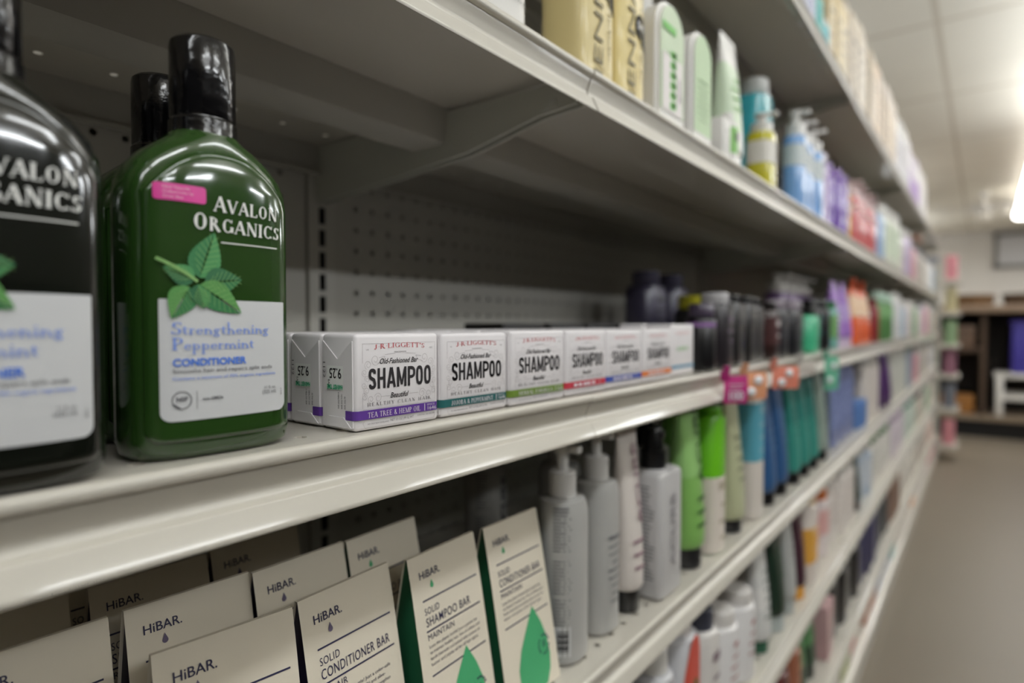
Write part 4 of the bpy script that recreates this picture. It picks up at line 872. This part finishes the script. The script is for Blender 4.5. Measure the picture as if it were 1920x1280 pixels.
# ---- sixth shelf
x, p = run('E', 1.02, [(bottle(.07, .05, .18, (96, 40, 38), (80, 34, 30), None, (140, 80, 70)), 'dark red brown bottle', 'bottle', 2, 0, .012, .262), (bottle(.066, .05, .18, (156, 98, 74), (110, 70, 50), None, (200, 150, 120)), 'copper brown bottle', 'bottle', 1, .014, 0, .262),
  (tube(.09, .06, .19, (42, 68, 48), (30, 44, 34), (84, 130, 84), (60, 100, 60), bz=(.3, .6)), 'dark leafy green tube', 'tube', 2, .02, .016), (carton(.08, .05, .12, (196, 160, 160), (206, 176, 172)), 'dusty pink carton', 'carton', 1, .02, 0),
  (bottle(.085, .055, .165, (30, 29, 30), BLK, None, (90, 90, 90), e=3), 'black bottle', 'bottle', 4, .016, .014), (carton(.09, .055, .15, (58, 56, 92), (64, 62, 100)), 'navy carton', 'carton', 3, .02, .012),
  (bottle(.09, .055, .16, (58, 62, 66), (50, 54, 60), None, (110, 116, 120)), 'graphite bottle', 'bottle', 3, .02, .014), (carton(.09, .055, .15, (122, 92, 76), (130, 100, 84)), 'brown carton', 'carton', 3, .02, .014),
  (carton(.095, .055, .13, (216, 210, 200), (222, 216, 206)), 'white carton', 'carton', 7, .02, .018), (carton(.095, .055, .13, (200, 196, 186), (206, 190, 180)), 'stone grey carton', 'carton', 6, .02, .02), (carton(.095, .055, .13, (214, 200, 190), (222, 190, 180)), 'blush carton', 'carton', 5, .02, .02)], 'frame edge')
# ---- bottom deck
x, p = run('B', 1.2, [(carton(.11, .05, .085, (206, 90, 86), (212, 110, 104)), 'red box', 'carton', 2, 0, .012), (carton(.11, .05, .08, (226, 220, 214), (222, 214, 206)), 'white box', 'carton', 2, .014, .012), (carton(.1, .05, .085, (180, 186, 136), (190, 196, 150)), 'pale green box', 'carton', 1, .014, 0),
  (carton(.11, .05, .085, (226, 222, 216), (222, 120, 116)), 'white box with red front', 'carton', 2, .014, .012), (carton(.11, .05, .08, (190, 130, 108), (200, 150, 130)), 'terracotta box', 'carton', 2, .014, .012), (carton(.11, .05, .085, (222, 222, 228), (200, 206, 222)), 'bluish white box', 'carton', 3, .014, .012),
  (carton(.11, .05, .085, (150, 190, 188), (160, 200, 196)), 'aqua box', 'carton', 1, .014, 0), (carton(.11, .05, .085, (226, 216, 206), (222, 214, 206)), 'ivory box', 'carton', 6, .014, .014), (carton(.11, .05, .085, (222, 140, 70), (226, 160, 90)), 'orange box', 'carton', 2, .014, .012), (carton(.11, .05, .085, (216, 210, 206), (206, 196, 196)), 'pale box', 'carton', 7, .014, .02), (carton(.11, .05, .085, (196, 110, 126), (206, 130, 140)), 'rose box', 'carton', 4, .014, .02)], 'frame edge')
# ---- the ends of the long runs
def tail(lv, x, hs, pal):
    rn = random.Random(ord(lv)); prev = 'bottles before it'; i = 0
    for (c, dn) in pal:
        h = hs*rn.uniform(.85, 1.1); n = rn.choice((2, 3))
        tp = bottle(.085, .055, round(h, 3), c, rn.choice(((228, 226, 222), (200, 196, 190), (120, 124, 130))), None, tuple(int(v*.75) for v in c))
        if x+n*.105 > 5.27: break
        x, prev = run(lv, x, [(tp, dn, 'bottle', n, .02, .018)], prev)
    return x
PAL = [((214, 214, 216), 'misty white bottle'), ((170, 190, 206), 'pale sky blue bottle'), ((222, 206, 206), 'shell pink bottle'), ((150, 178, 150), 'soft green bottle'), ((220, 214, 200), 'eggshell bottle'), ((196, 180, 206), 'pale mauve bottle'), ((206, 150, 160), 'rose pink bottle'), ((206, 206, 198), 'chalk grey bottle'), ((160, 140, 120), 'taupe bottle'), ((226, 224, 220), 'bright white bottle')]
tail('M', XE['M'], .17, PAL); tail('U', XE['U'], .2, PAL[4:]+PAL[:4]); tail('C', XE['C'], .19, PAL[6:]+PAL[:6]); tail('D', XE['D'], .16, PAL[2:]); tail('E', XE['E'], .14, PAL[3:])
# ------------------------------------------------------------------ hanging tags clipped to the soap shelf
def hang(x, w, h, c, label, gloss, txt=None, glints=False, drop=.004):
    """a stiff flag clipped to the price rail, turned out into the aisle"""
    m = mat(c, .12 if gloss else .4, coat=1 if gloss else 0)
    t = thing('shelf_tag', label, 'shelf tag', (x, YF-.0075, CZ+LEV['third']-drop), -.72, 'flags clipped to the soap shelf edge')
    n = 8; pts = [(-.0016*math.sin(PI*i/n), -h*i/n) for i in range(n+1)]
    poly = [(a, b) for a, b in pts]+[(a+.0007, b) for a, b in reversed(pts)]
    link('card', G().prism(poly, 'x', 0, w).mesh(m, True, 50), t)
    g = G().bbox(-.004, .007, -.0009, .0012, -.006, .0062, .0004); g.bbox(.0, .008, -.0009, .0012, .0045, .012, .0004); link('clip', g.mesh(mat(tuple(int(v*.8) for v in c), .3), True, 40), t)
    if glints:
        for i, (fx_, dz, r) in enumerate(((.34, -h*.72, .0062), (.62, -h*.30, .0062))):
            g = G().loft([(0, r, r, 2), (.0012, r*.95, r*.95, 2), (.0026, r*.7, r*.7, 2), (.0033, r*.3, r*.3, 2)], 20)
            o = link('glint_dome', g.mesh(mat((248, 248, 252), .06, coat=1), True, 60), t); o.location = (w*fx_, -.0021, dz); o.rotation_euler = (PI/2, 0, 0)  # white dome put in for a bright highlight on the glossy tag holder
    if txt:
        k = Ink(lambda a, b: (a, -.0022, b)); k.text(txt, w*.5, -h*.86, h*.3, w*.62, al='c', bold=.04); k.rect(w*.2, w*.8, -h*.34, -h*.30); k.rect(w*.2, w*.7, -h*.46, -h*.43)
        link('lettering', k.mesh(mat((226, 206, 222), .5)), t)
hang(.735, .031, .033, (200, 56, 134), 'magenta price flag clipped to the soap shelf edge', False, '100')
hang(.807, .034, .035, (240, 170, 130), 'peach flag with domes standing in for glints clipped under the black bottles', False, None, True)
hang(.946, .043, .033, (240, 146, 124), 'salmon pink flag with domes standing in for glints, right of the peach flag', False, None, True)
hang(1.108, .032, .022, (216, 208, 200), 'pale flag clipped right of the salmon pink flag', True)
hang(1.32, .030, .066, (120, 196, 164), 'mint green flag clipped below the mint green bottle', False, None, True)
# ------------------------------------------------------------------ display at the end of the run
EX = SEAM[-1]+.03
e = thing('endcap_display', 'white end display rack facing the far aisle, beyond the long shelves', 'display rack', (EX, 0, 0))
link('back_sheet', G().box(0, .02, .25, 1.1, .02, CZ+.44).mesh(PEG, False), e)
EZ = [-.86, -.60, -.36, -.14, .09, .32]
for z in EZ: link('shelf_deck', G().bbox(.022, .34, .135, 1.1, CZ+z-.03, CZ+z, .004).mesh(SHELF, True, 40), e)
rn = random.Random(21)
EPAL = [((222, 150, 160), 'pink'), ((226, 206, 206), 'pale pink'), ((214, 214, 220), 'white'), ((150, 180, 140), 'green'), ((120, 124, 136), 'grey'), ((206, 120, 100), 'red'), ((190, 176, 214), 'lilac'), ((200, 190, 150), 'straw'), ((160, 110, 130), 'maroon')]
names = ['lowest', 'second lowest', 'third lowest', 'third highest', 'second highest', 'highest']
for zi, z in enumerate(EZ):
    y = .14; used = {}
    for j in range(3):
        c, nm = EPAL[(zi*4+j*2+(zi*j) % 3 + (7 if zi == 5 else 0)) % len(EPAL)]
        while nm in used: c, nm = EPAL[(EPAL.index((c, nm))+1) % len(EPAL)]
        used[nm] = 1; h = round(rn.uniform(.165, .185), 3); tp = carton(.1, .07, h, c, tuple(min(255, v+14) for v in c))
        place(tp, '%s carton on the %s shelf of the end display' % (nm, names[zi]), 'carton', (EX+.13, y+.052, CZ+z+.0006), 0, 'end display cartons')
        y += .112
# ------------------------------------------------------------------ the shelving on the other side of the aisle
OY = -1.85; OSH = mat((92, 88, 82), .7)
t = thing('opposite_shelving', 'dark grey steel shelving run on the opposite side of the aisle', 'shelf', (2.4, OY, 0))
link('back_panel', G().box(-3.4, 3.4, -.02, .02, .02, 1.68).mesh(OSH, False), t)
link('kick_plate', G().box(-3.4, 3.4, .36, .37, .0, .08).mesh(OSH, False), t)
for z in (.11, .36, .61, .86, 1.12): link('shelf_deck', G().bbox(-3.4, 3.4, .022, .38, z-.03, z, .004).mesh(OSH, True, 40), t)
# ------------------------------------------------------------------ far end of the shop
WOOD = mat((84, 66, 52), .5); DK = mat((44, 36, 31), .6)
cx = 6.72
t = thing('display_counter', 'dark wooden open counter at the far end of the aisle', 'counter', (cx, 0, 0))
H = CZ+.105
link('top_board', G().bbox(-.03, .62, -1.4, .9, H, H+.06, .006).mesh(mat((150, 128, 108), .55), True, 40), t)
link('base', G().box(.02, .58, -1.36, .86, 0, .15).mesh(mat((20, 20, 21), .6), False), t)
link('bottom_board', G().box(-.02, .6, -1.38, .88, .15, .19).mesh(mat((148, 132, 114), .5), False), t)
link('back_panel', G().box(.55, .6, -1.38, .88, .19, H).mesh(DK, False), t)
for y in (-1.38, -.02, .84): link('side_panel', G().box(.06 if y == -.02 else 0, .55, y, y+.04, .19, H).mesh(WOOD, False), t)
link('middle_shelf', G().box(.02, .55, .02, .84, .74, .77).mesh(WOOD, False), t)
BK = mat((112, 86, 58), .8, bump=.6, bscale=90); BK2 = mat((80, 62, 46), .8, bump=.6, bscale=90)
for i, (y, c) in enumerate(((-.62, BK), (-.28, BK2), (.08, BK))):
    b = thing('wicker_basket', ('brown wicker basket on the far counter, nearest the aisle', 'darker wicker basket in the middle of the far counter', 'brown wicker basket at the shelf end of the far counter')[i], 'basket', (cx+.28, y, H+.0605))
    link('bowl', G().lathe([(.14, 0), (.15, .03), (.158, .085), (.160, .09), (.153, .088), (.143, .03), (.13, .008)], 28).mesh(c, True, 40), b)
    link('rim', G().lathe([(.156, .086), (.163, .09), (.163, .098), (.156, .102), (.15, .096)], 28).mesh(c, True, 50), b)
for i, (y, z, w, h, c, lab) in enumerate(((.16, .7706, .2, .2, (120, 96, 80), 'brown carton on the middle shelf of the far counter'), (.38, .7706, .16, .16, (150, 130, 126), 'greyish carton on the middle shelf of the far counter'), (.18, .1906, .24, .16, (170, 116, 56), 'amber carton at the bottom of the far counter'), (.45, .1906, .2, .22, (60, 54, 66), 'dark carton at the bottom of the far counter'))):
    place(carton(w, .2, h, c, c), lab, 'carton', (cx+.2, y, z), -PI/2)
st = thing('white_stool', 'white step stool standing inside the far counter', 'stool', (cx+.24, -.335, .1904), 0)
link('seat', G().bbox(-.2, .2, -.26, .26, .33, .37, .008).mesh(WHITEP, True, 40), st)
for sx in (-1, 1):
    for sy in (-1, 1): link('leg', G().bbox(sx*.18-.025, sx*.18+.025, sy*.22-.025, sy*.22+.025, 0, .33, .005).mesh(WHITEP, True, 40), st)
    link('rail', G().bbox(sx*.18-.012, sx*.18+.012, -.2, .2, .14, .19, .003).mesh(WHITEP, True, 40), st)
place(('storage_crate', [('body', G().bbox(-.16, .16, -.2, .2, 0, .42, .02).mesh(mat((74, 66, 166), .5), True, 40), None), ('lid', G().bbox(-.17, .17, -.21, .21, .42, .45, .008).mesh(mat((90, 80, 180), .5), True, 40), None)]), 'blue violet crate standing on the white stool', 'crate', (cx+.24, -.39, .5610))
# picture on the far wall
pic = thing('framed_picture', 'grey framed pale picture hanging on the far wall', 'picture', (12.46, -.70, CZ+1.17))
pz0, pz1 = -.29, .28
fr = G(); 
for y0, y1, z0, z1 in ((-.6, .6, pz1-.06, pz1), (-.6, .6, pz0, pz0+.06), (-.6, -.54, pz0, pz1), (.54, .6, pz0, pz1)): fr.box(-.01, .039, y0, y1, z0, z1)
link('frame', fr.mesh(mat((128, 126, 122), .5), False), pic); link('picture_panel', G().box(.01, .03, -.54, .54, pz0+.06, pz1-.06).mesh(mat((196, 196, 198), .4), False), pic)
# ceiling fan
fx, fy, fz = 8.9, .02, CZ+1.5
fan = thing('ceiling_fan', 'white ceiling fan hanging near the far wall', 'ceiling fan', (fx, fy, fz-.001))
link('downrod', G().lathe([(.05, -.04), (.05, 0)], 20).lathe([(.012, -.14), (.012, -.03)], 12).mesh(WHITEP, True, 30), fan)
link('motor', G().lathe([(.04, -.23), (.09, -.21), (.1, -.17), (.06, -.13), (.02, -.125)], 24).mesh(WHITEP, True, 40), fan)
for i in range(5):
    o = link('blade', G().bbox(.09, .42, -.055, .055, -.166, -.158, .003).mesh(mat((226, 224, 218), .5), True, 40), fan); o.rotation_euler = (0, 0, 2*PI*i/5+.35)
link('light_globe', G().lathe([(.02, -.33), (.06, -.31), (.075, -.27), (.05, -.228)], 24).mesh(mat((240, 236, 226), .4), True, 50), fan)
# tube fixtures hung over the aisle: the row that shows at the right edge
LAMP = mat((255, 250, 244), .5, emit=9)
body = G().prism([(-.14, 0), (-.12, -.03), (.12, -.03), (.14, 0)], 'x', -.61, .61).mesh(mat((236, 234, 230), .4), False)
diff = G().prism([(-.125, -.0305), (-.11, -.06), (-.05, -.07), (.05, -.07), (.11, -.06), (.125, -.0305)], 'x', -.605, .605).mesh(LAMP, True, 60)
for i in range(5):
    f = thing('ceiling_light', 'bright tube light fixture over the aisle, %s from the far end' % ORD[i], 'ceiling light', (10.3-1.26*i, -.42, CZ+1.499), 0, 'tube lights over the aisle')
    link('housing', body, f); link('diffuser', diff, f)
